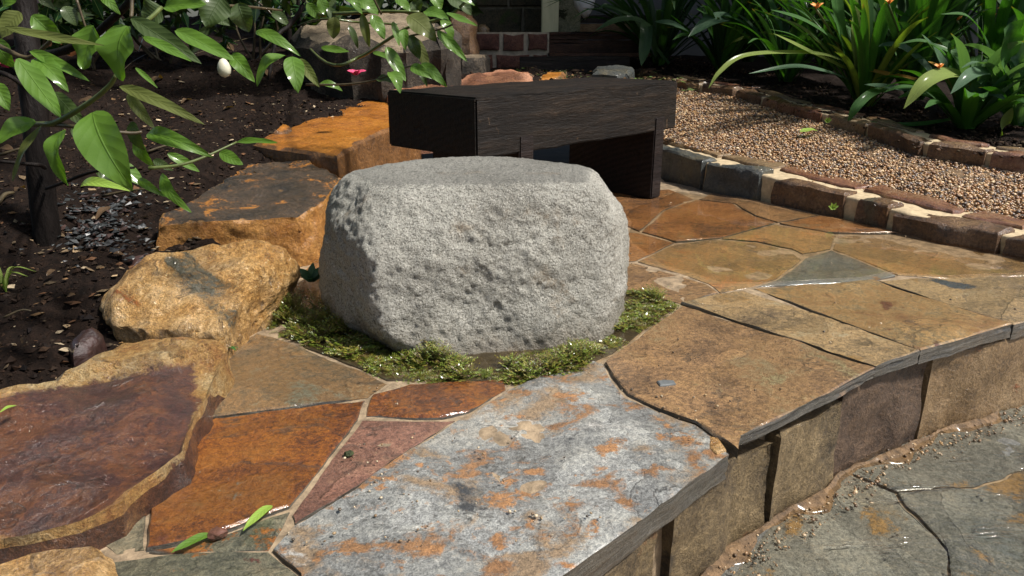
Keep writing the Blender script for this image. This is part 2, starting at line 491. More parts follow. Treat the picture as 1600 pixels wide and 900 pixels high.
def water_mat(name, tint, ripple=(.15, .01), scale=9.0, ridge=0.0):
    g = G(name)
    v = g.coords(0, (1, 1.7, 1), .3, False)
    h = g.math('ADD', g.noise(v, scale, 3, .5, .3), g.math('MULTIPLY', g.noise(v, scale * 5, 2, .5), .15))
    if ridge:
        n = g.noise(g.coords(3, (.8, 2.4, 1), -.5, False), 5.5, 4, .55, .5)
        r = g.math('SUBTRACT', 1.0, g.math('ABSOLUTE', g.math('MULTIPLY', g.math('SUBTRACT', n, .5), 7.0)), True)
        r = g.math('MULTIPLY', g.math('POWER', r, 3.0), g.mapr(g.noise(g.coords(5, rand=False), 8, 2), .46, .56))
        h = g.math('ADD', h, g.math('MULTIPLY', r, ridge))
    b = g.bump(h, *ripple)
    fr = g.n('Fresnel', 0, IOR=1.33, Normal=b)
    tr = g.n('BsdfTransparent', 0, Color=tint)
    gl = g.n('BsdfGlossy', 0, dict(distribution='GGX'), Color=(1, 1, 1, 1), Roughness=.05 if ridge else .03, Normal=b)
    g.t.links.new(g.n('MixShader', 0, i0=fr, i1=tr, i2=gl), g.out.inputs[0])
    return g.m


M['water'] = water_mat('still_water', (.93, .90, .84, 1), (.10, .006), 5)
M['water_lower'] = water_mat('running_water', (.92, .90, .84, 1), (.5, .02), 6, .30)
M['leaf'] = leaf_mat('glossy_leaf', (.026, .17, .018), (.078, .33, .030), (.10, .20, .022), veins=20, trans=.34, coat=.7)
M['leaf_olive'] = leaf_mat('olive_leaf', (.060, .085, .014), (.10, .13, .022), (.11, .13, .03), rough=.42)
M['leaf_dark'] = leaf_mat('dark_leaf', (.014, .050, .016), (.030, .085, .024), (.05, .08, .02), rough=.3)
M['leaf_lime'] = leaf_mat('lime_leaf', (.20, .38, .04), (.26, .42, .06), (.25, .38, .06), rough=.35)
M['strap'] = leaf_mat('strap_leaf', (.022, .092, .015), (.066, .185, .026), (.04, .12, .02), strap=True, rough=.36, coat=.2)
M['strap_dark'] = leaf_mat('dark_strap_leaf', (.014, .046, .016), (.035, .088, .026), (.03, .07, .02), strap=True, rough=.4, coat=.15)
M['strap_blue'] = leaf_mat('blue_green_strap_leaf', (.075, .16, .085), (.11, .20, .11), (.07, .14, .07), strap=True, rough=.4, coat=.2)
M['strap_lime'] = leaf_mat('yellow_green_strap_leaf', (.14, .22, .03), (.20, .28, .05), (.18, .24, .05), strap=True, rough=.45, coat=.1)
M['strap_yellow'] = leaf_mat('yellowed_strap_leaf', (.38, .19, .02), (.36, .24, .04), (.35, .2, .03), strap=True, rough=.5, coat=.1)
M['dead_leaf'] = leaf_mat('dead_brown_leaf', (.08, .04, .016), (.17, .085, .03), (.10, .06, .03), rough=.55, rib=(.15, .09, .04), coat=.2)
M['petal'] = plain_mat('orange_petal', (.75, .30, .06), .5, .25, 30)
M['pink'] = plain_mat('pink_petal', (.55, .06, .14), .5, .3, 30)
M['bud'] = plain_mat('white_bud_skin', (.62, .60, .46), .4, .15, 40, (.2, .002), coat=.3)
M['chip'] = plain_mat('grey_slate_chip', (.11, .118, .118), .6, .3, 30, spec=.3)

# ------------------------------------------------------------------ geometry builders


def inpoly(P, poly):
    x, y = P[:, 0], P[:, 1]
    r = np.zeros(len(P), bool)
    n = len(poly)
    for i in range(n):
        a, b = poly[i], poly[(i + 1) % n]
        c = ((a[1] > y) != (b[1] > y)) & (x < (b[0] - a[0]) * (y - a[1]) / (b[1] - a[1] + 1e-12) + a[0])
        r ^= c
    return r


def segdist(P, poly):
    d = np.full(len(P), 1e9)
    for i in range(len(poly)):
        a, b = poly[i], poly[(i + 1) % len(poly)]
        ab = b - a
        t = np.clip(((P - a) @ ab) / (ab @ ab + 1e-12), 0, 1)
        d = np.minimum(d, np.linalg.norm(P - (a + t[:, None] * ab), axis=1))
    return d


def out_normals(D):
    t = np.roll(D, -1, 0) - np.roll(D, 1, 0)
    n = np.c_[t[:, 1], -t[:, 0]]
    return n / (np.linalg.norm(n, axis=1)[:, None] + 1e-12)


def densify(P, sp):
    out = []
    for i in range(len(P)):
        a, b = P[i], P[(i + 1) % len(P)]
        k = max(1, int(round(np.linalg.norm(b[:2] - a[:2]) / sp)))
        for j in range(k): out.append(a + (b - a) * j / k)
    return np.array(out)


def rock(name, top, zbot, mat, parent=None, seed=1, rnd=.012, flare=.01, amp=.008, freq=9.0, sp=.02, gap=0.0, jit=.008,
         jseed=None, jfreq=11.0, hf=None, steps=0.0, sharp=38, origin=None, rows=None, shear=(0, 0), lay=0.0):
    """a stone from the outline of its upper face (world points, each with its own height) down to zbot"""
    P = np.array(top, float)
    if np.sum(P[:, 0] * np.roll(P[:, 1], -1) - np.roll(P[:, 0], -1) * P[:, 1]) < 0: P = P[::-1]
    D = densify(P, sp)
    js = seed if jseed is None else jseed
    q = np.c_[D[:, :2] * jfreq, np.zeros(len(D))]
    D[:, 0] += jit * fbm(q, 3, js)
    D[:, 1] += jit * fbm(q, 3, js + 50)
    on = out_normals(D[:, :2])
    if gap: D[:, :2] -= on * gap
    on = out_normals(D[:, :2])
    n = len(D)
    I = D[:, :2] - on * rnd
    lo, hi = I.min(0), I.max(0)
    gx, gy = np.meshgrid(np.arange(lo[0], hi[0], sp), np.arange(lo[1], hi[1], sp))
    Q = np.c_[gx.ravel(), gy.ravel()]
    Q += (NR.random(Q.shape) - .5) * sp * .7
    if len(Q):
        Q = Q[inpoly(Q, I)]
    if len(Q):
        Q = Q[segdist(Q, I) > sp * .55]
    allp = [Vector(p) for p in I] + [Vector(p) for p in Q]
    res = delaunay_2d_cdt(allp, [], [list(range(n))], 1, 1e-6)
    T = np.array([(v.x, v.y) for v in res[0]])
    m = {}
    for oi, src in enumerate(res[3]):
        for sidx in src: m[sidx] = oi
    w = 1 / (((T[:, None, :] - D[None, :, :2]) ** 2).sum(2) + 1e-5) ** 1.5
    Tz = (w @ D[:, 2]) / w.sum(1)
    V = [np.c_[T, Tz]]
    N = [np.c_[np.zeros((len(T), 2)), np.ones(len(T))]]
    rim = [segdist(T, D[:, :2])]
    F = [tuple(f) for f in res[2]]
    prev = [m[i] for i in range(n)]
    base = len(T)
    hgt = max(D[:, 2].max() - zbot, .005)
    al = np.arange(n) * sp
    k = rows or max(2, min(16, int(hgt / (sp * 1.1))))
    for r in range(k + 1):
        t = r / k
        z = (D[:, 2] - rnd) * (1 - t) + zbot * t
        xy = D[:, :2] + on * flare * t + np.array(shear) * t
        if lay: xy = xy + on * (lay * (vn(np.c_[al * 9, np.full(n, r * 1.7), np.zeros(n)], seed) + .6 * vn(np.c_[al * 45, np.full(n, r * 2.3), np.zeros(n)], seed + 1)))[:, None] * (r > 0)
        V.append(np.c_[xy, z])
        nn = np.c_[on, np.full(n, .6 if r == 0 else 0)]
        N.append(nn / np.linalg.norm(nn, axis=1)[:, None])
        rim.append(np.full(n, -.02 if r == 0 else (.3 if t > .25 else .0)))
        cur = list(range(base, base + n))
        for i in range(n):
            j = (i + 1) % n
            F.append((prev[i], cur[i], cur[j], prev[j]))
        prev = cur
        base += n
    V, N, rim = np.vstack(V), np.vstack(N), np.concatenate(rim)
    nt = len(T)
    d = amp * fbm(V * freq, 4, seed + 9)
    if steps:
        q = fbm(V * np.array([6, 6, 3]), 4, seed + 31) * 3
        fl = np.floor(q)
        d = d + steps * (fl + np.clip((q - fl - .8) / .2, 0, 1)) / 3
    if hf is not None:
        d[:nt] += hf(V[:nt, 0], V[:nt, 1])
    V = V + N * d[:, None]
    return mesh(name, V, F, mat, parent, True, sharp, origin, {'rim': rim})


def tube(pts, rad, seg=8, seed=0, wob=0.0):
    """tapered round limb through points"""
    P = np.array(pts, float)
    rad = np.broadcast_to(np.array(rad, float), (len(P),)) if np.ndim(rad) else np.full(len(P), rad)
    V, F = [], []
    up = np.array((.13, .21, .97))
    for i in range(len(P)):
        t = P[min(i + 1, len(P) - 1)] - P[max(i - 1, 0)]
        t /= np.linalg.norm(t) + 1e-9
        a = np.cross(t, up if abs(t @ up) < .95 else np.array((1, 0, 0)))
        a /= np.linalg.norm(a)
        b = np.cross(t, a)
        for k in range(seg):
            th = 2 * math.pi * k / seg
            V.append(P[i] + rad[i] * (math.cos(th) * a + math.sin(th) * b))
    V = np.array(V)
    if wob: V += wob * np.c_[vn(V * 30, seed), vn(V * 30, seed + 1), vn(V * 30, seed + 2)]
    for i in range(len(P) - 1):
        for k in range(seg):
            F.append((i * seg + k, i * seg + (k + 1) % seg, (i + 1) * seg + (k + 1) % seg, (i + 1) * seg + k))
    F.append(tuple(range(seg))[::-1])
    F.append(tuple(range((len(P) - 1) * seg, len(P) * seg)))
    return V, F


def smooth_path(pts, k=6):
    P = np.array(pts, float)
    if len(P) < 3: return np.array([P[0] + (P[-1] - P[0]) * t for t in np.linspace(0, 1, k)])
    Q = np.vstack([2 * P[0] - P[1], P, 2 * P[-1] - P[-2]])
    out = []
    for i in range(1, len(Q) - 2):
        for t in np.linspace(0, 1, k, endpoint=False):
            a, b, c, d = Q[i - 1], Q[i], Q[i + 1], Q[i + 2]
            out.append(.5 * (2 * b + (c - a) * t + (2 * a - 5 * b + 4 * c - d) * t * t + (3 * b - a - 3 * c + d) * t ** 3))
    out.append(P[-1])
    return np.array(out)


def leaf(base, tip, width, mat, parent, face=None, bend=.12, fold=.25, wave=.02, seed=0, name='leaf', power=.75, nl=10, nw=6):
    """broad pointed leaf with a midrib fold; face = direction its upper side looks"""
    b, t = np.array(base, float), np.array(tip, float)
    L = np.linalg.norm(t - b)
    d = (t - b) / L
    f = np.array(face if face is not None else (.3, -.5, .8), float)
    f = f - d * (f @ d)
    f /= np.linalg.norm(f) + 1e-9
    s = np.cross(d, f)
    V, UV, F = [], [], []
    for i in range(nl + 1):
        v = i / nl
        w = .5 * width * (math.sin(math.pi * min(1, (v * .97 + .012)) ** power) ** .8)
        if i == nl: w = .0006
        c = b + d * L * v + f * (bend * L * (4 * v * (1 - v)) * .5 - bend * L * .3 * v * v)
        for j in range(nw + 1):
            u = j / nw * 2 - 1
            wv = wave * width * math.sin(v * 11 + seed + (2 if u > 0 else 0)) * abs(u) ** 2 + wave * .6 * width * math.sin(v * 5 + seed * 2.1)
            V.append(c + s * u * w + f * (fold * abs(u) * w * .6 + wv))
            UV.append((j / nw, v))
    for i in range(nl):
        for j in range(nw):
            a = i * (nw + 1) + j
            F.append((a, a + nw + 1, a + nw + 2, a + 1))
    return mesh(name, V, F, mat, parent, True, None, b, uv=UV)


def strap(path, width, mat, parent, face=(0, -.3, 1), name='leaf', fold=.3, roll=0.0, blunt=False):
    """long strap leaf along a path"""
    P = smooth_path(path, 6)
    n = len(P)
    V, UV, F = [], [], []
    for i in range(n):
        t = P[min(i + 1, n - 1)] - P[max(i - 1, 0)]
        t /= np.linalg.norm(t) + 1e-9
        f = np.array(face, float)
        f = f - t * (f @ t)
        f /= np.linalg.norm(f) + 1e-9
        s = np.cross(t, f)
        if roll:
            a = roll * i / n
            s, f = s * math.cos(a) + f * math.sin(a), f * math.cos(a) - s * math.sin(a)
        v = i / (n - 1)
        w = .5 * width * min(1, .55 + 1.5 * v) * (1 - max(0, (v - .62) / .38) ** 2.2) + .0005
        for j, u in enumerate((-1, -.5, 0, .5, 1)):
            V.append(P[i] + s * u * w + f * fold * (abs(u) ** 1.5) * w)
            UV.append((j / 4, v))
    for i in range(n - 1):
        for j in range(4):
            a = i * 5 + j
            F.append((a, a + 5, a + 6, a + 1))
    return mesh(name, V, F, mat, parent, True, None, P[0], uv=UV)


def ico(sub=1):
    bm = bmesh.new()
    bmesh.ops.create_icosphere(bm, subdivisions=sub, radius=1)
    V = np.array([v.co[:] for v in bm.verts])
    F = np.array([[v.index for v in f.verts] for f in bm.faces])
    bm.free()
    return V, F


ICO1 = ico(1)
ICO2 = ico(2)
OCT = (np.array([(1, 0, 0), (-1, 0, 0), (0, 1, 0), (0, -1, 0), (0, 0, 1), (0, 0, -1)], float),
       np.array([(0, 2, 4), (2, 1, 4), (1, 3, 4), (3, 0, 4), (2, 0, 5), (1, 2, 5), (3, 1, 5), (0, 3, 5)]))


def scatter(name, pos, size, cols, mat, squash=(.55, 1.0), sub=ICO1, lumpy=.18, parent=None, smooth=True):
    """many small stones as one mesh"""
    V0, F0 = sub
    n, k = len(pos), len(V0)
    A = NR.normal(size=(n, 3, 3))
    Q, _ = np.linalg.qr(A)
    sc = size[:, None] * np.c_[NR.uniform(.8, 1.3, n), NR.uniform(.75, 1.1, n), NR.uniform(*squash, n)]
    loc = V0[None] * sc[:, None, :] * (1 + lumpy * NR.normal(size=(n, k, 1)))
    # mostly lying flat: tilt only a little, spin freely
    th = NR.uniform(0, 2 * math.pi, n)
    R = np.zeros((n, 3, 3))
    R[:, 0, 0] = np.cos(th); R[:, 0, 1] = -np.sin(th); R[:, 1, 0] = np.sin(th); R[:, 1, 1] = np.cos(th); R[:, 2, 2] = 1
    tl = NR.normal(0, .35, n)
    T = np.zeros((n, 3, 3))
    T[:, 0, 0] = 1; T[:, 1, 1] = np.cos(tl); T[:, 1, 2] = -np.sin(tl); T[:, 2, 1] = np.sin(tl); T[:, 2, 2] = np.cos(tl)
    W = np.einsum('nij,nkj->nki', R @ T, loc) + pos[:, None, :]
    F = (F0[None] + (np.arange(n) * k)[:, None, None]).reshape(-1, 3)
    C = np.repeat(cols, k, axis=0)
    return mesh(name, W.reshape(-1, 3), F, mat, parent, smooth, None, pos.mean(0), cols=C)


def pal(colors, n, var=.2):
    c = np.array(colors)[NR.integers(0, len(colors), n)]
    return np.clip(c * (1 + NR.normal(0, var, (n, 1))), .003, 1)


def box(V, F, c, h, rot=0.0):
    """append a box (centre, half sizes, turn about z)"""
    b = len(V)
    ca, sa = math.cos(rot), math.sin(rot)
    for x, y, z in ((-1, -1, -1), (1, -1, -1), (1, 1, -1), (-1, 1, -1), (-1, -1, 1), (1, -1, 1), (1, 1, 1), (-1, 1, 1)):
        X, Y = x * h[0], y * h[1]
        V.append((c[0] + X * ca - Y * sa, c[1] + X * sa + Y * ca, c[2] + z * h[2]))
    for f in ((0, 3, 2, 1), (4, 5, 6, 7), (0, 1, 5, 4), (1, 2, 6, 5), (2, 3, 7, 6), (3, 0, 4, 7)):
        F.append(tuple(b + i for i in f))


def timber(name, c, h, mat, parent=None, rot=0.0, bev=.006, seed=0, cuts=14, amp=.003):
    """sawn timber: subdivided box with eased, worn edges"""
    bm = bmesh.new()
    bmesh.ops.create_cube(bm, size=2)
    for v in bm.verts: v.co = Vector((v.co.x * h[0], v.co.y * h[1], v.co.z * h[2]))
    bmesh.ops.bevel(bm, geom=bm.edges[:], offset=bev, segments=2, affect='EDGES')
    ax = int(np.argmax(h))
    es = [e for e in bm.edges if abs((e.verts[0].co - e.verts[1].co)[ax]) > h[ax]]
    bmesh.ops.subdivide_edges(bm, edges=es, cuts=cuts, use_grid_fill=True)
    V = np.array([v.co[:] for v in bm.verts])
    V += amp * np.c_[fbm(V * 14, 3, seed), fbm(V * 14, 3, seed + 3), fbm(V * 14, 3, seed + 6)]
    F = [tuple(v.index for v in f.verts) for f in bm.faces]
    bm.free()
    ca, sa = math.cos(rot), math.sin(rot)
    W = np.c_[V[:, 0] * ca - V[:, 1] * sa + c[0], V[:, 0] * sa + V[:, 1] * ca + c[1], V[:, 2] + c[2]]
    o = mesh(name, V, F, mat, parent, True, 40, (0, 0, 0))
    o.location = Vector(c) - (wpos(parent) if parent else Vector((0, 0, 0)))
    o.rotation_euler = (0, 0, rot)
    return o


# ------------------------------------------------------------------ the setting
def kind(o, k='structure'):
    o['kind'] = k
    return o


# ground to the horizon, below everything
kind(mesh('ground', [(-200, -200, -.45), (200, -200, -.45), (200, 200, -.45), (-200, 200, -.45)], [(0, 1, 2, 3)], M['ground'], origin=(0, 0, -.45)))

LOWZ = -.25
EDGE = [(1700, 478), (1640, 494), (1580, 511), (1510, 531), (1437, 552), (1366, 577), (1307, 611), (1240, 644), (1162, 681), (1156, 703)]
EDGE2 = [(1145, 707), (1066, 764), (1009, 808), (950, 850), (900, 887), (820, 945), (760, 985)]

patio = kind(empty('patio', (0, 1.8, 0)))
bed_out = [un(*p) for p in EDGE] + [un(*p) for p in EDGE2]
ctr = np.array((0, 2.0, 0))
inb = []
for p in bed_out:
    d = ctr - p
    inb.append(p + d / np.linalg.norm(d) * .045)
bed_poly = [(1.75, 2.0, 0), (1.75, 2.35, 0)] + [tuple(un(*p)) for p in ((1600, 398), (1320, 338), (1110, 293), (1040, 282))] + \
    [(.75, 3.9, 0), (-.5, 3.9, 0), (-.8, 2.9, 0), (-.8, 1.5, 0), (-.75, .9, 0), (-.7, .45, 0)]
poly = [(a[0], a[1], -.0055) for a in inb[::-1]] + [(a[0], a[1], -.0055) for a in bed_poly]
rock('mortar_bed', poly, LOWZ - .05, M['joint'], patio, seed=3, rnd=.004, flare=0, amp=.002, freq=20, sp=.05, jit=.003, sharp=30)

SLABS = [  # px outline, material, thickness, height, tilt
    ([(355, 545), (400, 517), (470, 543), (560, 574), (607, 597), (577, 621), (470, 633), (330, 652), (290, 640), (310, 590)], 'slab_olive2', .035, .0),
    ([(334, 650), (470, 636), (574, 624), (559, 655), (503, 731), (455, 792), (358, 827), (288, 846), (228, 858), (236, 785), (262, 735), (250, 700)], 'slab_orange', .035, .001),
    ([(183, 834), (232, 790), (226, 858), (178, 866), (160, 850)], 'slab_green', .03, -.002),
    ([(358, 830), (456, 795), (445, 815), (417, 856), (300, 863), (232, 862), (290, 848)], 'slab_green', .03, -.003),
    ([(150, 882), (260, 868), (420, 860), (466, 897), (475, 990), (150, 990)], 'slab_green', .035, .003),
    ([(565, 654), (712, 654), (633, 704), (550, 763), (511, 788), (460, 818), (455, 803), (504, 733)], 'slab_pink', .03, -.002),
    ([(583, 616), (640, 600), (720, 594), (790, 590), (794, 608), (730, 642), (690, 651), (570, 650)], 'slab_orange', .03, -.001),
    ([(926, 563), (942, 568), (955, 590), (979, 620), (1030, 644), (1088, 663)] + EDGE2 + [(470, 985), (464, 896), (422, 858), (457, 820), (512, 790), (552, 766), (635, 706), (714, 655), (796, 609), (850, 590), (900, 575)], 'slab_grey', .05, .0),
    ([(1066, 480), (1210, 524)] + [(1366, 577), (1307, 611), (1240, 644), (1162, 681), (1156, 703)] + [(1088, 659), (1030, 640), (981, 617), (957, 588), (944, 568), (965, 553), (1010, 520)], 'slab_brown', .024, .004),
    ([(1064, 474), (1110, 464), (1161, 455), (1290, 497), (1437, 552), (1366, 576), (1210, 523)], 'slab_brown2', .03, .006),
    ([(1175, 449), (1270, 444), (1364, 440), (1475, 476), (1580, 510), (1510, 531), (1438, 551), (1300, 498)], 'slab_rust2', .032, .004),
    ([(1372, 439), (1490, 436), (1600, 432), (1760, 445), (1700, 478), (1640, 494), (1584, 509), (1478, 475)], 'slab_brown2', .04, .003),
    ([(900, 420), (995, 409), (1070, 431), (1104, 442), (1122, 456), (1064, 473), (1020, 463), (985, 452), (900, 450)], 'slab_brown', .03, -.001),
    ([(997, 407), (1056, 379), (1112, 373), (1180, 377), (1236, 389), (1252, 404), (1232, 420), (1214, 434), (1175, 447), (1125, 456), (1106, 441), (1072, 429)], 'slab_olive', .03, -.003),
    ([(860, 380), (978, 363), (999, 364), (1054, 378), (995, 406), (900, 418)], 'slab_rust', .03, -.001),
    ([(1040, 327), (1088, 312), (1145, 319), (1177, 337), (1210, 348), (1160, 362), (1124, 372), (1056, 377), (1003, 362)], 'slab_rust', .03, .001),
    ([(840, 352), (960, 345), (1000, 361), (1037, 327), (1085, 310), (1045, 294), (990, 300), (860, 310)], 'slab_rust', .03, -.002),
    ([(1092, 311), (1115, 299), (1157, 306), (1283, 335), (1214, 347), (1180, 336), (1147, 317)], 'slab_brown', .03, .0),
    ([(1216, 348), (1286, 336), (1316, 340), (1360, 352), (1401, 364), (1345, 364), (1291, 362)], 'slab_rust', .03, .001),
    ([(1128, 372), (1210, 350), (1290, 363), (1307, 368), (1299, 388), (1255, 396), (1238, 388), (1182, 376)], 'slab_olive', .03, -.001),
    ([(1309, 367), (1345, 365), (1403, 364), (1500, 383), (1600, 403), (1700, 424), (1600, 430), (1490, 434), (1403, 428), (1350, 407), (1301, 388)], 'slab_olive', .03, -.004),
    ([(1256, 403), (1299, 390), (1349, 409), (1400, 430), (1364, 439), (1270, 443), (1180, 447), (1217, 434), (1236, 421)], 'slab_grey2', .03, -.001),
]
M['slab_olive2'] = stone_mat('dull_brown_slate', [(.28, (.075, .068, .045)), (.46, (.15, .10, .05)), (.6, (.19, .105, .04)), (.74, (.13, .12, .075))],
    [((.04, .046, .048), 4, .655, .03, .8)], scale=4, coat=1.0, coat_rough=(.02, .17), cbump=.28, terr=4.0, strata=((.02, .018, .015), (.11, .10, .08)), seed=24)
M['slab_brown2'] = stone_mat('ochre_brown_slate', [(.26, (.13, .088, .05)), (.44, (.235, .16, .078)), (.58, (.32, .21, .095)), (.74, (.24, .20, .12))],
    [((.055, .062, .066), 3.2, .64, .025, .8), ((.28, .16, .05), 5, .63, .07, .8)], scale=4.5, coat=1.0, coat_rough=(.02, .17), cbump=.28, terr=4.0, strata=((.02, .018, .015), (.11, .10, .08)), seed=25)
M['slab_rust2'] = stone_mat('speckled_rust_slate', [(.26, (.11, .09, .055)), (.42, (.25, .175, .082)), (.56, (.32, .19, .07)), (.72, (.18, .085, .03))],
    [((.13, .045, .018), 9, .60, .05, .8), ((.09, .10, .095), 3, .66, .05, .7)], scale=5, coat=1.0, coat_rough=(.02, .17), cbump=.28, terr=4.0, strata=((.02, .018, .015), (.11, .10, .08)), seed=26)
M['slab_grey2'] = stone_mat('wet_grey_slate', [(.3, (.06, .07, .07)), (.5, (.13, .135, .12)), (.7, (.17, .15, .10))],
    [((.26, .13, .045), 4, .62, .04, .8)], scale=4, coat=1.0, coat_rough=(.02, .17), cbump=.28, terr=4.0, strata=((.02, .018, .015), (.11, .10, .08)), seed=27)
for i, (px, mt, th, dz) in enumerate(SLABS):
    pts = [un(*p) for p in px]
    c = np.mean(pts, 0)
    tx, ty = RND.uniform(-.006, .006), RND.uniform(-.006, .006)
    pts = [(p[0], p[1], dz + tx * (p[0] - c[0]) + ty * (p[1] - c[1])) for p in pts]
    far = c[1] > 1.9
    big = mt == 'slab_grey'
    o = rock('paving_slab', pts, -th + dz, M[mt], patio, seed=40 + i, rnd=.0018, flare=0.0, amp=.0028 if not big else .003, freq=7 if not big else 9,
             sp=.026 if far else .016, gap=.0020, jit=.0022, jseed=5, jfreq=12, steps=.0015 if far else (.006 if big else .004), sharp=28, rows=5, lay=.0025 if c[1] < 1.9 else .001)
for p in ([(-.62, 2.02), (-.1, 2.12), (.2, 2.15), (.3, 2.6), (-.2, 2.75), (-.62, 2.6)], [(-.62, 2.62), (-.2, 2.77), (.3, 2.62), (.45, 3.0), (.62, 3.4), (.2, 3.8), (-.6, 3.8)]):
    rock('paving_slab', [(a, b, -.002) for a, b in p], -.03, M['slab_rust'], patio, seed=91, rnd=.0035, flare=0, amp=.002, sp=.05, gap=.004, jit=.006, jseed=5)

# riser stones under the patio edge
def path_at(P, s):
    d = np.r_[0, np.cumsum(np.linalg.norm(np.diff(P[:, :2], axis=0), axis=1))]
    return np.array([np.interp(s, d, P[:, k]) for k in range(3)]), d[-1]


EP = np.array(bed_out)
en = np.zeros_like(EP)
tt = np.gradient(EP[:, :2], axis=0)
en[:, 0], en[:, 1] = tt[:, 1], -tt[:, 0]
en /= np.linalg.norm(en, axis=1)[:, None]
if (en @ (ctr - EP.mean(0)))[0] < 0 and np.sum(en * (ctr - EP)) < 0: en = -en
RP = smooth_path(EP + en * .014, 3)                        # face of the riser, a little behind the slab edge
tot = path_at(RP, 0)[1]
ss = np.linspace(0, tot, 600)
pxs = np.array([proj(path_at(RP, s)[0] - np.array((0, 0, .14)))[0] for s in ss])
js = lambda x: ss[np.argmin(np.abs(pxs - x))]
for x1, x0, mt, zt in ((1760, 1446, 'riser_ochre', -.034), (1443, 1313, 'riser_dark', -.030), (1310, 1209, 'riser_brown', -.050), (1206, 1050, 'riser_brown', -.054), (1022, 790, 'riser_brown', -.064)):
    a, b = js(x1), js(x0)
    f = [path_at(RP, s)[0] for s in np.linspace(a, b, 7)]
    nn = np.array(f[-1]) - np.array(f[0])
    nn = np.array((nn[1], -nn[0], 0)) / np.linalg.norm(nn)
    if nn @ (ctr - f[3]) < 0: nn = -nn
    top = [(q[0], q[1], zt) for q in f] + [(q[0] + nn[0] * .05, q[1] + nn[1] * .05, zt) for q in f[::-1]]
    rock('riser_stone', top, LOWZ - .01, M[mt], patio, seed=int(x0), rnd=.006, flare=-.002, amp=.006, freq=11, sp=.012, jit=.004, sharp=40, steps=.009)

# lower level
low = kind(empty('lower_patio', (.9, 1.0, LOWZ)))
LOW = [
    [(1060, 960), (1120, 895), (1205, 822), (1310, 735), (1400, 770), (1480, 860), (1500, 960)],
    [(1313, 733), (1440, 678), (1600, 622), (1700, 642), (1640, 720), (1520, 760), (1402, 768)],
    [(1404, 771), (1522, 762), (1642, 722), (1704, 644), (1800, 620), (1860, 960), (1504, 960), (1483, 858)],
]
rock('mortar_bed', [(a, b, LOWZ - .0065) for a, b in ((-.3, -.3), (2.6, -.3), (2.6, 2.2), (1.55, 2.0), (.9, 1.6), (.5, 1.25), (.1, .75))], LOWZ - .1, M['joint'], low, seed=6, sp=.08, amp=.002, flare=0)
for i, px in enumerate(LOW):
    pts = [un(p[0], p[1], LOWZ) for p in px]
    rock('paving_slab', pts, LOWZ - .03, M['slab_lower'], low, seed=70 + i, rnd=.0015, flare=0, amp=.0022, freq=8, sp=.014, gap=.0004, jit=.006, jseed=8, jfreq=14, steps=.004, sharp=50)
f = [path_at(RP, s)[0] for s in np.linspace(js(1760), js(830), 30)]
mud = []
for i, q in enumerate(f):
    mud.append((q[0], q[1], LOWZ + .012))
outw = []
for i, q in enumerate(f):
    a, b = f[max(0, i - 1)], f[min(len(f) - 1, i + 1)]
    n_ = np.array((b[1] - a[1], -(b[0] - a[0])))
    n_ /= np.linalg.norm(n_)
    if n_ @ (ctr - q)[:2] > 0: n_ = -n_
    wd = .022 + .014 * math.sin(i * 1.3) + .010 * math.sin(i * 2.9)
    outw.append((q[0] + n_[0] * wd, q[1] + n_[1] * wd, LOWZ + .002))
rock('mud_fillet', mud + outw[::-1], LOWZ - .006, M['mud'], low, seed=81, rnd=.004, flare=.004, amp=.0025, freq=30, sp=.010, jit=.008, sharp=60)
gr = np.array([f[NR.integers(0, 30)] + np.array((*(NR.normal(0, .02, 2) + np.array((.035, -.03))), 0)) for _ in range(900)])
gr[:, 2] = LOWZ + .007
kind(tag(scatter('sand_debris', gr, .0012 + .004 * NR.random(900) ** 3, pal([(.30, .19, .09), (.20, .12, .06), (.12, .075, .04), (.38, .28, .17)], 900), M['pebbles'], (.5, .9)),
         'sandy debris washed along the foot of the step', 'debris'), 'stuff')
wl = [(-.2, -.2), (2.4, -.2), (2.4, 2.1), (1.55, 1.96), (.9, 1.55), (.5, 1.2), (.1, .7)]
kind(rock('water_film', [(a, b, LOWZ + .0055) for a, b in wl], LOWZ + .004, M['water_lower'], None, seed=7, rnd=.001, flare=0, amp=0.0, sp=.2, jit=0, rows=2))

# water standing on the patio and in the hollow round the boulder
kind(rock('puddle', [(*un(*p)[:2], .0035) for p in ((985, 330), (1060, 300), (1150, 312), (1280, 338), (1420, 368), (1620, 405), (1640, 425), (1480, 431), (1390, 428), (1290, 440), (1190, 444), (1120, 440), (1040, 415), (985, 380))], .002, M['water'], None, seed=7, rnd=.001, flare=0, amp=0, sp=.1, jit=.012, rows=2))
M['pit'] = plain_mat('wet_silt', (.045, .034, .016), .5, .5, 30, (.8, .008), coat=.5)
kind(rock('moss_hollow', [(*un(*p)[:2], -.0022) for p in ((416, 470), (478, 541), (560, 573), (603, 593), (720, 593), (795, 596), (925, 564), (955, 550), (1056, 477), (980, 440), (700, 380), (500, 420))], -.02, M['pit'], None, seed=9, rnd=.001, flare=0, amp=.0012, freq=40, sp=.03, jit=.004, rows=2))
kind(rock('puddle', [(*un(*p)[:2], -.0012) for p in ((420, 470), (480, 540), (560, 572), (605, 592), (720, 594), (800, 598), (930, 566), (960, 552), (1060, 478), (980, 440), (700, 380), (500, 420))], -.003, M['water'], None, seed=9, rnd=.001, flare=0, amp=0, sp=.1, jit=.004, rows=2))

# ---- planting soil on the left and behind, rising away
def zs(x, y):
    z = .008 + .124 * np.maximum(0, y - 1.15) + .04 * np.maximum(0, -x - .95)
    return np.minimum(np.minimum(z, .8), .40 + .6 * np.maximum(0, -x - .45))


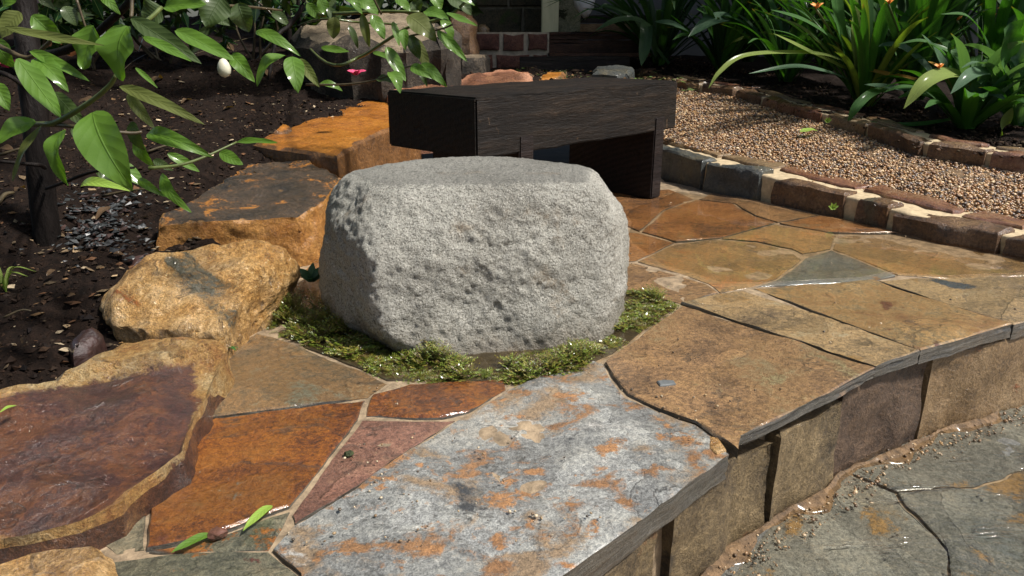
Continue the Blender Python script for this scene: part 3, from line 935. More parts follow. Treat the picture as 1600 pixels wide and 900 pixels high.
def border(y):
    return np.interp(y, [-1, .4, .9, 1.5, 2.2, 3.0, 3.55, 3.9, 4.4, 7.5], [-.75, -.72, -.66, -.74, -.74, -.70, -.62, -.3, .8, 1.2])


ny, ns = 330, 190
yy = .35 + (np.linspace(0, 1, ny) ** 1.45) * 7.4
s_ = (np.linspace(0, 1, ns) ** 1.9) * 6.0
Y2, S2 = np.meshgrid(yy, s_, indexing='ij')
X2 = border(Y2) - S2
P3 = np.c_[X2.ravel(), Y2.ravel(), np.zeros(X2.size)]
lump = fbm(P3 * 7, 5, 3, .6) * .022 + fbm(P3 * 2.2, 2, 8) * .02 + np.abs(fbm(P3 * 26, 3, 5)) * .012
Z2 = zs(P3[:, 0], P3[:, 1]) + lump - .11 * np.exp(-S2.ravel() / .20)
idx = np.arange(ny * ns).reshape(ny, ns)
Fq = np.c_[idx[:-1, :-1].ravel(), idx[1:, :-1].ravel(), idx[1:, 1:].ravel(), idx[:-1, 1:].ravel()][:, ::-1]
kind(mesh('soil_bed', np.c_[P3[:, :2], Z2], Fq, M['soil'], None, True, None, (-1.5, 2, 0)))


def soil_z(x, y):
    p = np.c_[np.atleast_1d(x), np.atleast_1d(y), np.zeros(np.size(x))]
    return zs(p[:, 0], p[:, 1]) + fbm(p * 7, 5, 3, .6) * .022 + fbm(p * 2.2, 2, 8) * .02


def unsoil(px, py):
    d = ray(px, py)
    t = .5
    while t < 14:
        p = d * t
        if CH + p[2] <= zs(p[0], p[1]): break
        t += .01
    return np.array((p[0], p[1], float(soil_z(p[0], p[1])[0])))


n = 60000
cy = .45 + NR.random(n) ** 1.5 * 5.2
cx = border(cy) - .02 - NR.random(n) ** 1.5 * 3.2
cp = np.c_[cx, cy, soil_z(cx, cy) + .005 - .11 * np.exp((cx - border(cy)) / .20)]
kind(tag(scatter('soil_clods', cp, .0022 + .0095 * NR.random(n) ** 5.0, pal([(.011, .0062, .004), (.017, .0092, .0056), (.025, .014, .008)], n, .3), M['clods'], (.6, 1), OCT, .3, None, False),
         'loose dark brown soil crumbs over the left planting bed', 'soil'), 'stuff')
n = 5200
cy = .6 + NR.random(n) ** 1.3 * 4.5
cx = border(cy) - .03 - NR.random(n) ** 1.4 * 2.6
cp = np.c_[cx, cy, soil_z(cx, cy) + .011 - .11 * np.exp((cx - border(cy)) / .20)]
kind(tag(scatter('bark_litter', cp, .0025 + .013 * NR.random(n) ** 3.2, pal([(.13, .075, .035), (.20, .14, .08), (.10, .05, .025), (.33, .26, .17), (.07, .05, .03)], n, .3), M['clods'], (.10, .25), OCT, .3, None, False),
         'scattered pale bark chips and leaf crumbs on the dark soil', 'litter'), 'stuff')
n = 420
q = np.array([unsoil(105 + 100 * a, 325 + 58 * b) for a, b in zip(NR.normal(.5, .42, n), NR.normal(.5, .42, n))])
q[:, 2] += .008
kind(tag(scatter('stone_chippings', q, .005 + .010 * NR.random(n) ** 2, pal([(.03, .032, .032), (.055, .058, .058), (.02, .02, .02), (.045, .025, .02)], n, .25), M['pebbles'], (.3, .6), OCT, .3, None, False),
         'patch of wet grey stone chippings beside the dark trunk', 'chippings'), 'stuff')

# ---- gravel path between the two kerbs
GP = plane3(un(1600, 345, .062), un(1110, 240, .125), un(1060, 140, .32))
gz = lambda x, y: GP[0] * x + GP[1] * y + GP[2]
GPX = [(940, 190), (1000, 120), (1056, 136), (1150, 153), (1240, 182), (1337, 208), (1440, 245), (1532, 260), (1600, 268), (1760, 300), (1760, 390), (1600, 356), (1400, 318), (1320, 304), (1200, 268), (1110, 243), (1035, 216)]
gp = np.array([unplane(*p, GP) for p in GPX])
rock('gravel_path', [(a, b, c - .012) for a, b, c in gp], -.1, M['mud'], None, seed=4, rnd=.004, flare=0, amp=.004, sp=.07, jit=0)['kind'] = 'structure'
lo, hi = gp.min(0), gp.max(0)
n = 140000
pp = np.c_[NR.uniform(lo[0], hi[0], n), NR.uniform(lo[1], hi[1], n)]
pp = pp[inpoly(pp, gp[:, :2])]
keep = NR.random(len(pp)) < np.clip(2.6 / pp[:, 1], .35, 1)
pp = pp[keep][:34000]
n = len(pp)
gpos = np.c_[pp, gz(pp[:, 0], pp[:, 1]) + NR.uniform(-.006, .008, n) + .008 * fbm(np.c_[pp * 3, np.zeros(n)], 2, 4)]
kind(tag(scatter('gravel', gpos, 0.0040 + .0050 * NR.random(n) ** 1.6,
                 pal([(.34, .19, .075), (.27, .13, .048), (.42, .26, .12), (.21, .10, .04), (.30, .20, .12), (.10, .055, .03), (.48, .34, .19), (.15, .12, .10)], n, .2), M['pebbles'], (.6, .95), lumpy=.1),
         'tan rounded pea gravel on the path between two stone kerbs', 'gravel'), 'stuff')

# ---- planting bed on the right behind the far kerb
BP = (GP[0], GP[1], GP[2] + .035)
k2px = [(980, 117), (1056, 138), (1150, 154), (1240, 183), (1337, 209), (1440, 246), (1532, 260), (1600, 268), (1780, 302)]
k2 = np.array([unplane(*p, GP) for p in k2px])
bv, bf = [], []
inn = np.array((.55, .83, 0))
NSB = 60
k2d = smooth_path(np.vstack([k2[0] + np.array((-1.0, 1.2, .05)), k2]), 9)
for i, q in enumerate(k2d):
    for j in range(NSB):
        d = .03 + 4.5 * (j / (NSB - 1)) ** 1.8
        p = q + inn * d
        bv.append((p[0], p[1], gz(q[0], q[1]) + .045 + .05 * d))
bv = np.array(bv)
bv[:, 2] += fbm(bv * np.array([8, 8, 0]), 4, 12) * .018
for i in range(len(k2d) - 1):
    for j in range(NSB - 1):
        a = i * NSB + j
        bf.append((a, a + 1, a + NSB + 1, a + NSB))
kind(mesh('planting_bed', bv, bf, M['soil'], None, True, None, (2, 4, .2)))
n = 3500
ii = NR.integers(0, len(k2d), n)
dd = .05 + NR.random(n) * 1.0
cp = k2d[ii] + inn * dd[:, None] + NR.normal(0, .06, (n, 3)) * np.array([1, 1, 0])
cp[:, 2] = gz(k2d[ii][:, 0], k2d[ii][:, 1]) + .05 + .05 * dd
kind(tag(scatter('leaf_mould', cp, .004 + .010 * NR.random(n) ** 2, pal([(.025, .015, .01), (.045, .025, .015), (.05, .028, .016), (.07, .05, .03)], n, .3), M['clods'], (.3, .8), lumpy=.3),
         'dark leaf mould under the strap-leaved plants on the right', 'leaf mould'), 'stuff')

# ------------------------------------------------------------------ kerbs
def kerb(label, base, joints, hs, depth, cap, mats, capm, seed, zf, capjoints, name='stone_kerb'):
    """row of stones set in pale mortar along a line of world points, a row of flat capping stones behind"""
    root = empty(name, base[len(base) // 2])
    tag(root, label, 'kerb', 'stone kerbs beside the gravel')
    px = np.array([proj(b)[0] for b in base])

    def pt(x):
        return np.array([np.interp(x, px, base[:, k]) for k in range(3)])
    t = base[-1] - base[0]
    nrm = np.array((-t[1], t[0], 0)) / np.hypot(t[0], t[1])
    if nrm[1] < 0: nrm = -nrm
    x0, x1 = joints[0][0], joints[-1][1]
    hx = [(a + b) / 2 for a, b in joints]
    hh = lambda x: np.interp(x, hx, hs)
    xs = np.linspace(x0, x1, 40)
    top = [pt(x) + nrm * .012 + np.array((0, 0, hh(x) - .010)) for x in xs] + [pt(x) + nrm * (depth + cap) + np.array((0, 0, hh(x) - .008)) for x in xs[::-1]]
    rock('mortar', top, min(p[2] for p in base) - .02, M['mortar'], root, seed=seed, rnd=.006, flare=0, amp=.003, freq=22, sp=.016, jit=.003, sharp=60)
    for i, (a, b) in enumerate(joints):
        h = hs[i]
        r = RND.uniform
        dp = depth * r(.88, 1.0)
        xm = [a + (b - a) * k / 4 for k in range(5)]
        top = [pt(x) + nrm * r(-.006, .001) + np.array((0, 0, h + r(-.006, .003))) for x in xm] + [pt(x) + nrm * dp * r(.92, 1.05) + np.array((0, 0, h + r(-.002, .006))) for x in xm[::-1]]
        rock('stone', top, min(p[2] for p in (pt(a), pt(b))) - .02, M[mats[i % len(mats)]], root, seed=seed + i, rnd=.010, flare=.002, amp=.007, freq=11, sp=.016, jit=.007, steps=.006, sharp=40)
    for i, (a, b) in enumerate(capjoints):
        xm = [a + (b - a) * k / 3 for k in range(4)]
        r = RND.uniform
        top = [pt(x) + nrm * (depth + .040 + r(0, .012)) + np.array((0, 0, hh(x) + r(.0, .006))) for x in xm] + \
              [pt(x) + nrm * (depth + cap) * r(.93, 1.06) + np.array((0, 0, hh(x) + r(-.002, .006))) for x in xm[::-1]]
        rock('capping_stone', top, top[0][2] - .05, M[capm[i % len(capm)]], root, seed=seed + 60 + i, rnd=.006, flare=.002, amp=.004, sp=.018, jit=.007, sharp=40)
    return root


k1px = [(960, 250), (1030, 274), (1100, 297), (1190, 313), (1320, 341), (1400, 363), (1600, 403), (1780, 440)]
k1 = np.array([un(*p) for p in k1px])
kerb('low kerb of dark stones with pale mortar between wet patio and gravel', k1,
     [(1014, 1096), (1103, 1184), (1208, 1317), (1337, 1384), (1394, 1560), (1570, 1740)], [.135, .125, .098, .088, .072, .062], .085, .16,
     ['kerb_grey', 'kerb_grey', 'kerb_brown', 'kerb_brown', 'kerb_brown', 'kerb_brown'], ['cap_tan', 'cap_tan', 'cap_rust', 'cap_rust', 'cap_rust', 'cap_rust'], 200, 0,
     [(1014, 1085), (1090, 1170), (1180, 1300), (1310, 1450), (1470, 1560), (1580, 1740)])
kerb('far low kerb of brown stones along the planting bed', k2,
     [(990, 1050), (1054, 1094), (1100, 1147), (1152, 1188), (1194, 1237), (1243, 1284), (1294, 1351), (1358, 1438), (1455, 1536), (1546, 1640), (1650, 1770)],
     [.055, .058, .058, .06, .06, .062, .064, .068, .068, .065, .065], .07, .11,
     ['kerb_brown', 'cap_tan', 'kerb_brown', 'kerb_brown', 'cap_rust', 'cap_rust', 'cap_tan', 'kerb_brown', 'kerb_brown', 'cap_rust'], ['cap_tan', 'cap_rust'], 300, 0,
     [(990, 1070), (1080, 1150), (1160, 1230), (1240, 1310), (1325, 1400), (1420, 1500), (1520, 1600), (1620, 1760)])

# ------------------------------------------------------------------ granite boulder
def granite():
    g = G('grey_granite')
    v = g.coords(0, rand=False)
    n1 = g.noise(v, 4, 6, .6, .3)
    n2 = g.noise(v, 210, 5, .8)
    n3 = g.n('TexVoronoi', 0, dict(feature='F1'), Vector=v, Scale=170.0, Randomness=1.0)
    base = g.ramp(n1, [(.3, (.30, .285, .24)), (.5, (.45, .435, .375)), (.7, (.56, .54, .47))])
    base = g.mix(g.mapr(n2, .38, .54), [.13, .123, .10], base)
    base = g.mix(g.mapr(g.noise(v, 260, 2, .6), .56, .66), base, (.55, .53, .47, 1))
    dirt = g.mapr(g.math('ADD', g.n('SeparateXYZ', 2, Vector=g.n('TexCoord', 3)), g.math('MULTIPLY', g.noise(v, 11, 4, .7), .12)), .05, .15, .55, 0.0)
    base = g.mix(dirt, base, (.13, .09, .045, 1))
    rustm = g.mapr(g.noise(v, 9, 5, .7), .56, .72)
    base = g.mix(g.math('MULTIPLY', rustm, .45), base, (.30, .20, .10, 1))
    nz = g.n('SeparateXYZ', 2, Vector=g.n('NewGeometry', 1))
    sc = g.coords(3, (6, 1, 1), .5, False)
    scr = g.mapr(g.noise(sc, 14, 5, .7), .5, .75)
    base = g.mix(g.math('MULTIPLY', g.mapr(nz, .88, .97), g.math('ADD', g.math('MULTIPLY', scr, .4), .5)), base, (.12, .118, .105, 1))
    h = g.math('ADD', g.math('MULTIPLY', g.noise(v, 30, 7, .7), 1.0), g.math('MULTIPLY', g.noise(v, 85, 5, .7), .6))
    h = g.math('ADD', h, g.math('MULTIPLY', n2, .35))
    b = g.bump(h, 1.0, .016)
    g.bsdf(Base_Color=base, Roughness=g.mapr(n2, .3, .7, .5, .72), Normal=b, Specular_IOR_Level=.45)
    return g.m


V, F = ico(7)
PL = [((0, .03, 1), .222), ((.20, -.95, .20), .272), ((.62, -.74, .10), .36), ((1, -.2, .03), .384), ((.75, .65, .1), .41), ((0, 1, .1), .31), ((-.7, .7, .1), .37),
      ((-1, -.05, .12), .378), ((-.80, -.58, .02), .338), ((-.72, -.35, .60), .343), ((.05, -.70, .72), .296), ((.80, -.10, .58), .376), ((-.1, -.72, .68), .302),
      ((-.48, -.55, -.68), .318), ((.45, -.6, -.66), .40), ((-.9, .0, -.43), .375), ((0, 0, -1), .16), ((-.5, .45, .72), .335), ((.45, .5, .72), .36)]
PL = [(np.array(a) / np.linalg.norm(a), d) for a, d in PL]
sup = lambda dirs: sum(np.maximum(0, dirs @ a / d) ** 25 for a, d in PL[:19]) ** (-1 / 25)
rgb_ = np.random.default_rng(5)
ex = rgb_.normal(size=(260, 3))
ex /= np.linalg.norm(ex, axis=1)[:, None]
ex = ex[:0]
for e_, d_ in zip(ex, sup(ex)):                                   # chipped faces between the main ones
    n_ = e_ + rgb_.normal(0, .07, 3)
    n_ /= np.linalg.norm(n_)
    PL.append((n_, d_ * (e_ @ n_) * rgb_.uniform(.984, 1.004)))
acc = 0
for nrm, d in PL[:19]: acc = acc + np.maximum(0, V @ nrm / d) ** 25
rad = acc ** (-1 / 25)
main = rad.copy()
for nrm, d in PL[19:]:                                             # local chips
    q = V @ nrm
    rad = np.where(q > .965, np.minimum(rad, d / np.maximum(q, .9)), rad)
W = V * rad[:, None]
flat = np.clip((W[:, 2] - .185) / .025, 0, 1)
nd = .011 * fbm(W * 5, 3, 2) * (1 - .5 * flat) + .004 * fbm(W * 11, 2, 21) * (1 - .7 * flat) + .0032 * fbm(W * 26, 4, 9, .7) * (1 - .6 * flat) + .0030 * fbm(W * 80, 3, 12) * (1 - .4 * flat)
W = W + V * nd[:, None]
W += np.array((-.108, 1.785, .128))
tag(mesh('granite_boulder', W, F, granite(), None, True, None, (-.108, 1.785, 0)), 'large rough grey granite boulder with flat top standing in moss', 'boulder')

# ------------------------------------------------------------------ timber bench
def wood(name, c1, c2, c3, coat=.35):
    g = G(name)
    v = g.coords(1, (1, 1, 1), 0, False)
    vv = g.coords(2, (.10, 1, 1), 0, False)
    n1 = g.noise(vv, 34, 8, .7, .25)
    n2 = g.noise(v, 4, 5, .6)
    col = g.ramp(n1, [(.3, c1), (.5, c2), (.72, c3)])
    col = g.mix(g.mapr(n2, .45, .7, 0, .7), col, [x * .45 for x in c1])
    sc = g.mapr(g.noise(g.coords(5, (1, 1, .35), .2, False), 60, 4, .7), .66, .74)
    col = g.mix(g.math('MULTIPLY', sc, .55), col, (.16, .10, .055, 1))
    crack = g.mapr(g.noise(g.coords(6, (.05, 1, 1), 0, False), 22, 5, .6, .2), .30, .36, 1, 0)
    col = g.mix(crack, col, (.006, .005, .004, 1))
    nx = g.math('ABSOLUTE', g.n('SeparateXYZ', 0, Vector=g.n('TexCoord', 1)))
    em = g.mapr(nx, .8, .95)
    rg_ = g.n('TexWave', 1, dict(wave_type='RINGS', rings_direction='X'), Vector=g.coords(.37, (1, 1, 1), 0, False), Scale=14.0, Distortion=3.0, Detail=4.0)
    drip = g.noise(g.coords(8, (1, 9, .6), 0, False), 6, 4, .6)
    ec = g.mix(rg_, [x * .35 for x in c1], [x * .9 for x in c2])
    ec = g.mix(g.mapr(drip, .5, .7), ec, [c1[0] * 1.6, c1[1] * 1.5, c1[2] * .8])
    col = g.mix(em, col, ec)
    fine = g.noise(g.coords(9, (.2, 1, 1), 0, False), 160, 5, .75)
    kf = g.mapr(fine, .3, .7, .55, 1.5)
    col = g.mix(1.0, col, g.n('CombineXYZ', 0, i0=kf, i1=kf, i2=kf), 'MULTIPLY')
    h = g.math('SUBTRACT', g.math('ADD', n1, g.math('MULTIPLY', fine, .35)), g.math('MULTIPLY', crack, .8))
    g.bsdf(Base_Color=col, Roughness=.6, Normal=g.bump(h, 1.0, .010), Coat_Weight=coat, Coat_Roughness=g.mapr(n2, .35, .6, .12, .4), Coat_Normal=g.bump(h, .4, .008), Specular_IOR_Level=.2)
    return g.m


M['wood'] = wood('wet_dark_timber', (.005, .0036, .0027), (.011, .0076, .0053), (.034, .022, .0135), .2)
M['wood_leg'] = wood('dark_red_brown_timber', (.007, .0045, .0045), (.014, .009, .008), (.026, .017, .014), .2)
BU, BW = np.array((.69, .724, 0)), np.array((-.724, .69, 0))
BN = np.array((-.112, 2.36, 0))
BA = math.atan2(.724, .69)
BTOP, BTH, BWD, BLN = .477, .195, .46, 1.18
c = BN + BU * BLN / 2 + BW * BWD / 2
bench = empty('timber_bench', c)
tag(bench, 'dark wet timber bench made of one heavy beam on plank legs', 'bench')
timber('seat_beam', (c[0], c[1], BTOP - BTH / 2), (BLN / 2, BWD / 2, BTH / 2), M['wood'], bench, BA, .006, 3, 26, .003)
for s in (.235, 1.055):
    p = BN + BU * s + BW * (BWD / 2 - .004)
    timber('leg', (p[0], p[1], .17), (.036, BWD / 2, .172), M['wood_leg'], bench, BA, .005, int(s * 10), 10, .0025)

# ------------------------------------------------------------------ border rocks on the left
def prock(label, pts, zbot, mat, group='rocks bordering the patio', name='border_rock', **k):
    top = [un(a, b, z) for a, b, z in pts]
    o = rock(name, top, zbot, M[mat], None, **k)
    tag(o, label, 'rock', group)
    return o


def hullrock(label, pts, zbot, mat, seed, sp=.014, strata=.0, amp=.006, group='rocks bordering the patio', name='border_rock'):
    """faceted stone: convex hull of its corner points, subdivided, edges worn, faces roughened"""
    P = [un(a, b, z) for a, b, z in pts]
    P += [np.array((p[0], p[1], zbot)) for p in P]
    bm = bmesh.new()
    for p in P: bm.verts.new(p)
    r_ = bmesh.ops.convex_hull(bm, input=bm.verts[:])
    bmesh.ops.delete(bm, geom=[v for v in bm.verts if not v.link_faces], context='VERTS')
    bmesh.ops.delete(bm, geom=[f for f in bm.faces if f.normal.z < -.9], context='FACES_ONLY')
    for it in range(7):
        es = [e for e in bm.edges if e.calc_length() > sp * 1.5]
        if not es: break
        bmesh.ops.subdivide_edges(bm, edges=es, cuts=1)
        bmesh.ops.triangulate(bm, faces=bm.faces[:])
    bmesh.ops.recalc_face_normals(bm, faces=bm.faces[:])
    nrm0 = None
    for it in range(1): bmesh.ops.smooth_vert(bm, verts=[v for v in bm.verts if not v.is_boundary], factor=.5, use_axis_x=True, use_axis_y=True, use_axis_z=True)
    bm.normal_update()
    V = np.array([v.co[:] for v in bm.verts])
    N = np.array([v.normal[:] for v in bm.verts])
    F = [tuple(v.index for v in f.verts) for f in bm.faces]
    bm.free()
    d = amp * fbm(V * 10, 4, seed) + amp * .6 * (1 - 2 * np.abs(fbm(V * 23, 3, seed + 4)))
    if strata:
        q = fbm(V * np.array([5, 9, 9]), 4, seed + 3) * 3
        fl = np.floor(q)
        d = d + strata * (fl + np.clip((q - fl - .75) / .25, 0, 1)) / 3
    V = V + N * d[:, None]
    xy = np.array([p[:2] for p in P[:len(pts)]])
    o = mesh(name, V, F, M[mat], None, True, 40, None, {'rim': np.where(N[:, 2] > .8, .02 + .3 * (1 - np.clip((1 - N[:, 2]) / .2, 0, 1)), 0)})
    return tag(o, label, 'rock', group)


la, lb = un(10, 603, .09), un(312, 549, .09)


def basin(x, y):
    s = ((lb[0] - la[0]) * (y - la[1]) - (lb[1] - la[1]) * (x - la[0])) / np.hypot(*(lb - la)[:2])
    s = s + .03 * fbm(np.c_[x * 9, y * 9, x * 0], 3, 61)
    t = np.clip((.012 - s) / .024, 0, 1)
    t = t * t * (3 - 2 * t)
    return -.026 * t


A = prock('large flat purple-brown rock with ochre rim at the left foreground',
          [(-90, 600, .105), (0, 596, .105), (60, 588, .10), (130, 560, .10), (185, 524, .10), (265, 519, .105), (350, 521, .10), (346, 560, .088), (327, 610, .078), (282, 685, .072), (240, 720, .070), (180, 768, .068), (110, 800, .067), (0, 828, .067), (-90, 836, .067)],
          -.02, 'purple_rock', seed=21, rnd=.016, flare=.004, amp=.009, freq=8, sp=.013, jit=.010, hf=basin, steps=.008, sharp=35)
me = A.data
co = np.empty(len(me.vertices) * 3, np.float32)
me.vertices.foreach_get('co', co)
co = co.reshape(-1, 3) + np.array(A.location)
rm = np.empty(len(co), np.float32)
me.attributes['rim'].data.foreach_get('value', rm)
s = ((lb[0] - la[0]) * (co[:, 1] - la[1]) - (lb[1] - la[1]) * (co[:, 0] - la[0])) / np.hypot(*(lb - la)[:2])
s = s + .03 * fbm(np.c_[co[:, 0] * 9, co[:, 1] * 9, co[:, 0] * 0], 3, 61)
pa = np.array([proj(p_) for p_ in co])
pa[:, 0] += 22 * fbm(np.c_[co[:, :2] * 14, co[:, 0] * 0], 3, 62)
band = np.where(pa[:, 1] < 620, (322 - (pa[:, 1] - 540) * .1 - pa[:, 0]) / 900, .3)
rm = np.minimum(rm, np.minimum(np.clip(-s + .01, -.02, .3), np.clip(band, -.02, .3)))
me.attributes['rim'].data.foreach_set('value', rm)
prock('small tan rock cut by the bottom left corner', [(-90, 885, .07), (0, 868, .072), (60, 852, .072), (120, 846, .07), (165, 845, .068), (179, 866, .062), (178, 910, .06), (172, 985, .06), (-90, 990, .06)],
      -.03, 'tan_rock', seed=22, rnd=.012, flare=.004, amp=.008, sp=.013, jit=.008, steps=.005)
hullrock('blocky tan sandstone rock sloping to the front, left of the boulder',
         [(152, 478, .05), (234, 394, .168), (410, 377, .188), (442, 388, .168), (463, 420, .10), (458, 474, .01), (352, 545, -.015), (345, 521, .062), (168, 508, .05), (165, 525, -.01)],
         -.05, 'tan_rock', 23, .012, strata=.016, amp=.004)
hullrock('dark-topped flat rock with orange edges behind the tan rock',
         [(241, 353, .15), (300, 315, .172), (373, 273, .2), (389, 256, .212), (482, 252, .212), (533, 276, .19), (505, 316, .168), (463, 338, .152), (400, 342, .148), (323, 346, .148), (241, 395, .07), (400, 382, .06), (467, 405, .0), (500, 408, .0), (525, 340, .02)],
         -.05, 'dark_top_rock', 24, .011, strata=.006)
prock('broad smooth orange rock beside the near end of the bench',
      [(396, 224, .25), (430, 209, .265), (470, 190, .29), (510, 170, .32), (560, 160, .335), (650, 148, .35), (650, 180, .3), (604, 203, .28), (560, 222, .264), (525, 243, .25), (460, 234, .247)],
      -.02, 'orange_rock', seed=25, rnd=.012, flare=.012, amp=.005, sp=.018, jit=.010, steps=.004)
M['wet_purple'] = plain_mat('wet_purple_stone', (.035, .017, .014), .4, .6, 16, (.8, .012), coat=.5)
prock('small wet purple stone in the soil between the tan and dark rocks', [(188, 402, .08), (205, 392, .10), (232, 386, .105), (244, 390, .10), (240, 402, .085), (205, 422, .065), (192, 418, .07)], -.02, 'wet_purple', seed=26, rnd=.02, flare=.01, amp=.006, sp=.012, jit=.004, sharp=60)
prock('small wet brown stone half sunk in soil beside the big purple rock', [(100, 530, .05), (120, 514, .06), (148, 506, .065), (155, 514, .06), (130, 540, .045), (108, 546, .045)], -.04, 'wet_purple', seed=27, rnd=.016, flare=.01, amp=.005, sp=.012, jit=.004, sharp=60)
prock('small rust pebble above the orange rock in the soil', [(427, 203, .285), (440, 193, .30), (455, 196, .295), (458, 203, .28), (440, 209, .27)], .2, 'orange_rock', seed=28, rnd=.012, flare=.006, amp=.004, sp=.012, jit=.003, sharp=60)

# rocks behind the bench
def arock(label, pts, zbot, mat, **k):
    o = rock('garden_rock', [at(a, b, Y) for a, b, Y in pts], zbot, M[mat], None, **k)
    tag(o, label, 'rock', 'rocks behind the bench')
    return o


arock('salmon-edged flat rock just behind the bench', [(600, 136, 3.9), (690, 124, 4.3), (770, 113, 4.6), (832, 107, 4.6), (846, 122, 4.3), (838, 138, 4.05), (760, 146, 3.9), (650, 150, 3.7)], .1, 'pink_rock', seed=31, rnd=.03, flare=.03, amp=.014, sp=.025, jit=.012, steps=.02)
arock('long pale sandstone boulder behind the leafy branch', [(455, 58, 4.2), (540, 62, 3.9), (640, 66, 3.9), (692, 62, 4.0), (700, 40, 4.5), (640, 22, 4.9), (520, 24, 4.9), (462, 40, 4.6)], .2, 'pale_rock', seed=32, rnd=.05, flare=-.04, amp=.02, freq=5, sp=.03, jit=.02, steps=.015)
arock('narrow upright pale rock behind the drooping leaves', [(672, 60, 4.15), (700, 56, 4.1), (716, 60, 4.2), (712, 48, 4.4), (680, 46, 4.4)], .25, 'pale_rock', seed=33, rnd=.02, flare=.015, amp=.014, sp=.025, jit=.012, steps=.02)
arock('brown rounded rock standing beside the back wall', [(705, 32, 5.1), (735, 26, 5.1), (745, 35, 5.2), (738, 16, 5.5), (708, 14, 5.5)], .3, 'kerb_brown', seed=34, rnd=.03, flare=.02, amp=.02, sp=.03, jit=.012)
arock('flat grey block at the foot of the back wall', [(722, 92, 4.9), (756, 90, 4.9), (764, 86, 5.2), (735, 83, 5.3), (716, 84, 5.2)], .3, 'pale_rock', seed=35, rnd=.02, flare=.02, amp=.01, sp=.03, jit=.01)
arock('small brown rock beside the salmon-edged one', [(840, 126, 4.3), (880, 120, 4.4), (884, 112, 4.7), (850, 112, 4.7)], .2, 'orange_rock', seed=36, rnd=.02, flare=.02, amp=.01, sp=.025, jit=.01)
arock('grey lichen rock between the steps and the strap leaves', [(925, 112, 4.6), (985, 114, 4.5), (990, 104, 4.9), (930, 103, 4.9)], .2, 'kerb_grey', seed=37, rnd=.02, flare=.02, amp=.012, sp=.025, jit=.01)
#@@BACK
# ------------------------------------------------------------------ house corner and steps at the back
M['wall_stone'] = stone_mat('mossy_wall_stone', [(.3, (.035, .03, .018)), (.5, (.075, .062, .034)), (.7, (.11, .085, .045))], [((.06, .075, .02), 5, .58, .1, .6)], scale=6, bump=(.8, .014), seed=41, coat=0, rough=(.7, .9))
M['wall_mortar'] = plain_mat('old_wall_mortar', (.16, .135, .09), .85, .4, 20)
M['red_stone'] = stone_mat('dark_red_wall_stone', [(.3, (.055, .022, .016)), (.5, (.115, .045, .03)), (.7, (.15, .068, .042))], scale=8, bump=(.8, .014), seed=42, coat=.05, rough=(.6, .9))
M['pale_mortar'] = plain_mat('pale_wall_mortar', (.36, .30, .22), .85, .3, 24)
M['post_paint'] = plain_mat('pale_yellow_post', (.46, .44, .27), .7, .25, 10, (.3, .004), stretch=(1, 1, .2))
M['lichen'] = stone_mat('lichened_render', [(.3, (.09, .09, .05)), (.5, (.20, .20, .12)), (.7, (.28, .27, .18))], [((.03, .035, .015), 7, .56, .05, 1.2)], scale=7, bump=(.8, .014), seed=43, coat=0, rough=(.7, .9))
M['deck'] = wood('red_brown_deck_board', (.03, .014, .009), (.06, .027, .015), (.09, .045, .025), .1)
M['deck_tan'] = wood('tan_deck_board', (.16, .095, .045), (.22, .14, .07), (.28, .18, .09), .05)
M['dark_board'] = wood('blackened_board', (.012, .009, .007), (.022, .016, .012), (.035, .025, .018), .1)
M['panel'] = plain_mat('dark_grey_panel', (.10, .10, .095), .7, .15, 6)
M['plastic'] = plain_mat('cloudy_plastic', (.72, .70, .68), .4, .1, 8, (.8, .02))
M['roof'] = plain_mat('dark_metal_roof', (.06, .065, .07), .5, .2, 6)


def wx(px, Y): return (px - 800) / CF * (Y * CS - (0 - 0) * SN) * 1.0


def stone_wall(label, x0, x1, y, z0, z1, th, rows, mat, mort, seed, cat='wall'):
    """wall of irregular stones standing proud of the mortar"""
    root = empty('stone_wall', ((x0 + x1) / 2, y, z0))
    tag(root, label, cat)
    Vv, Ff = [], []
    box(Vv, Ff, ((x0 + x1) / 2, y + th / 2, (z0 + z1) / 2), ((x1 - x0) / 2, th / 2 - .006, (z1 - z0) / 2 - .004))
    mesh('mortar', Vv, Ff, M[mort], root, False, None)
    rr = random.Random(seed)
    z = z0
    hs = [rr.uniform(.8, 1.25) for _ in range(rows)]
    hs = [h * (z1 - z0) / sum(hs) for h in hs]
    for h in hs:
        x = x0
        while x < x1 - .02:
            w = min(h * rr.uniform(.7, 1.9), x1 - x)
            if x1 - (x + w) < .05: w = x1 - x
            g = .008 if rows > 4 else .015
            pts = [(x + g, z + g), (x + w * .5, z + g * rr.uniform(.6, 1.6)), (x + w - g, z + g), (x + w - g * rr.uniform(.6, 2), z + h * .5), (x + w - g, z + h - g), (x + w * .5, z + h - g * rr.uniform(.6, 2)), (x + g, z + h - g), (x + g * rr.uniform(.6, 2), z + h * .5)]
            # build lying flat then stand it up
            n_ = len(pts)
            prd = rr.uniform(.010, .022)
            V = [(a, y - .001, b) for a, b in pts]
            cxm, czm = x + w / 2, z + h / 2
            V += [(cxm + (a - cxm) * .95, y - prd, czm + (b - czm) * .93) for a, b in pts]
            V += [(cxm + (a - cxm) * .5 + rr.uniform(-.01, .01), y - prd - rr.uniform(0, .012), czm + (b - czm) * .5) for a, b in pts]
            Fs = []
            for k in range(n_):
                j = (k + 1) % n_
                Fs += [(k, j, n_ + j, n_ + k), (n_ + k, n_ + j, 2 * n_ + j, 2 * n_ + k)]
            Fs.append(tuple(range(2 * n_, 3 * n_)))
            mesh('stone', V, Fs, M[mat], root, True, 30)
            x += w
        z += h
    return root


def X(px, Y, z=.6):
    d = Y * CS - (z - CH) * SN
    return (px - 800) / CF * d


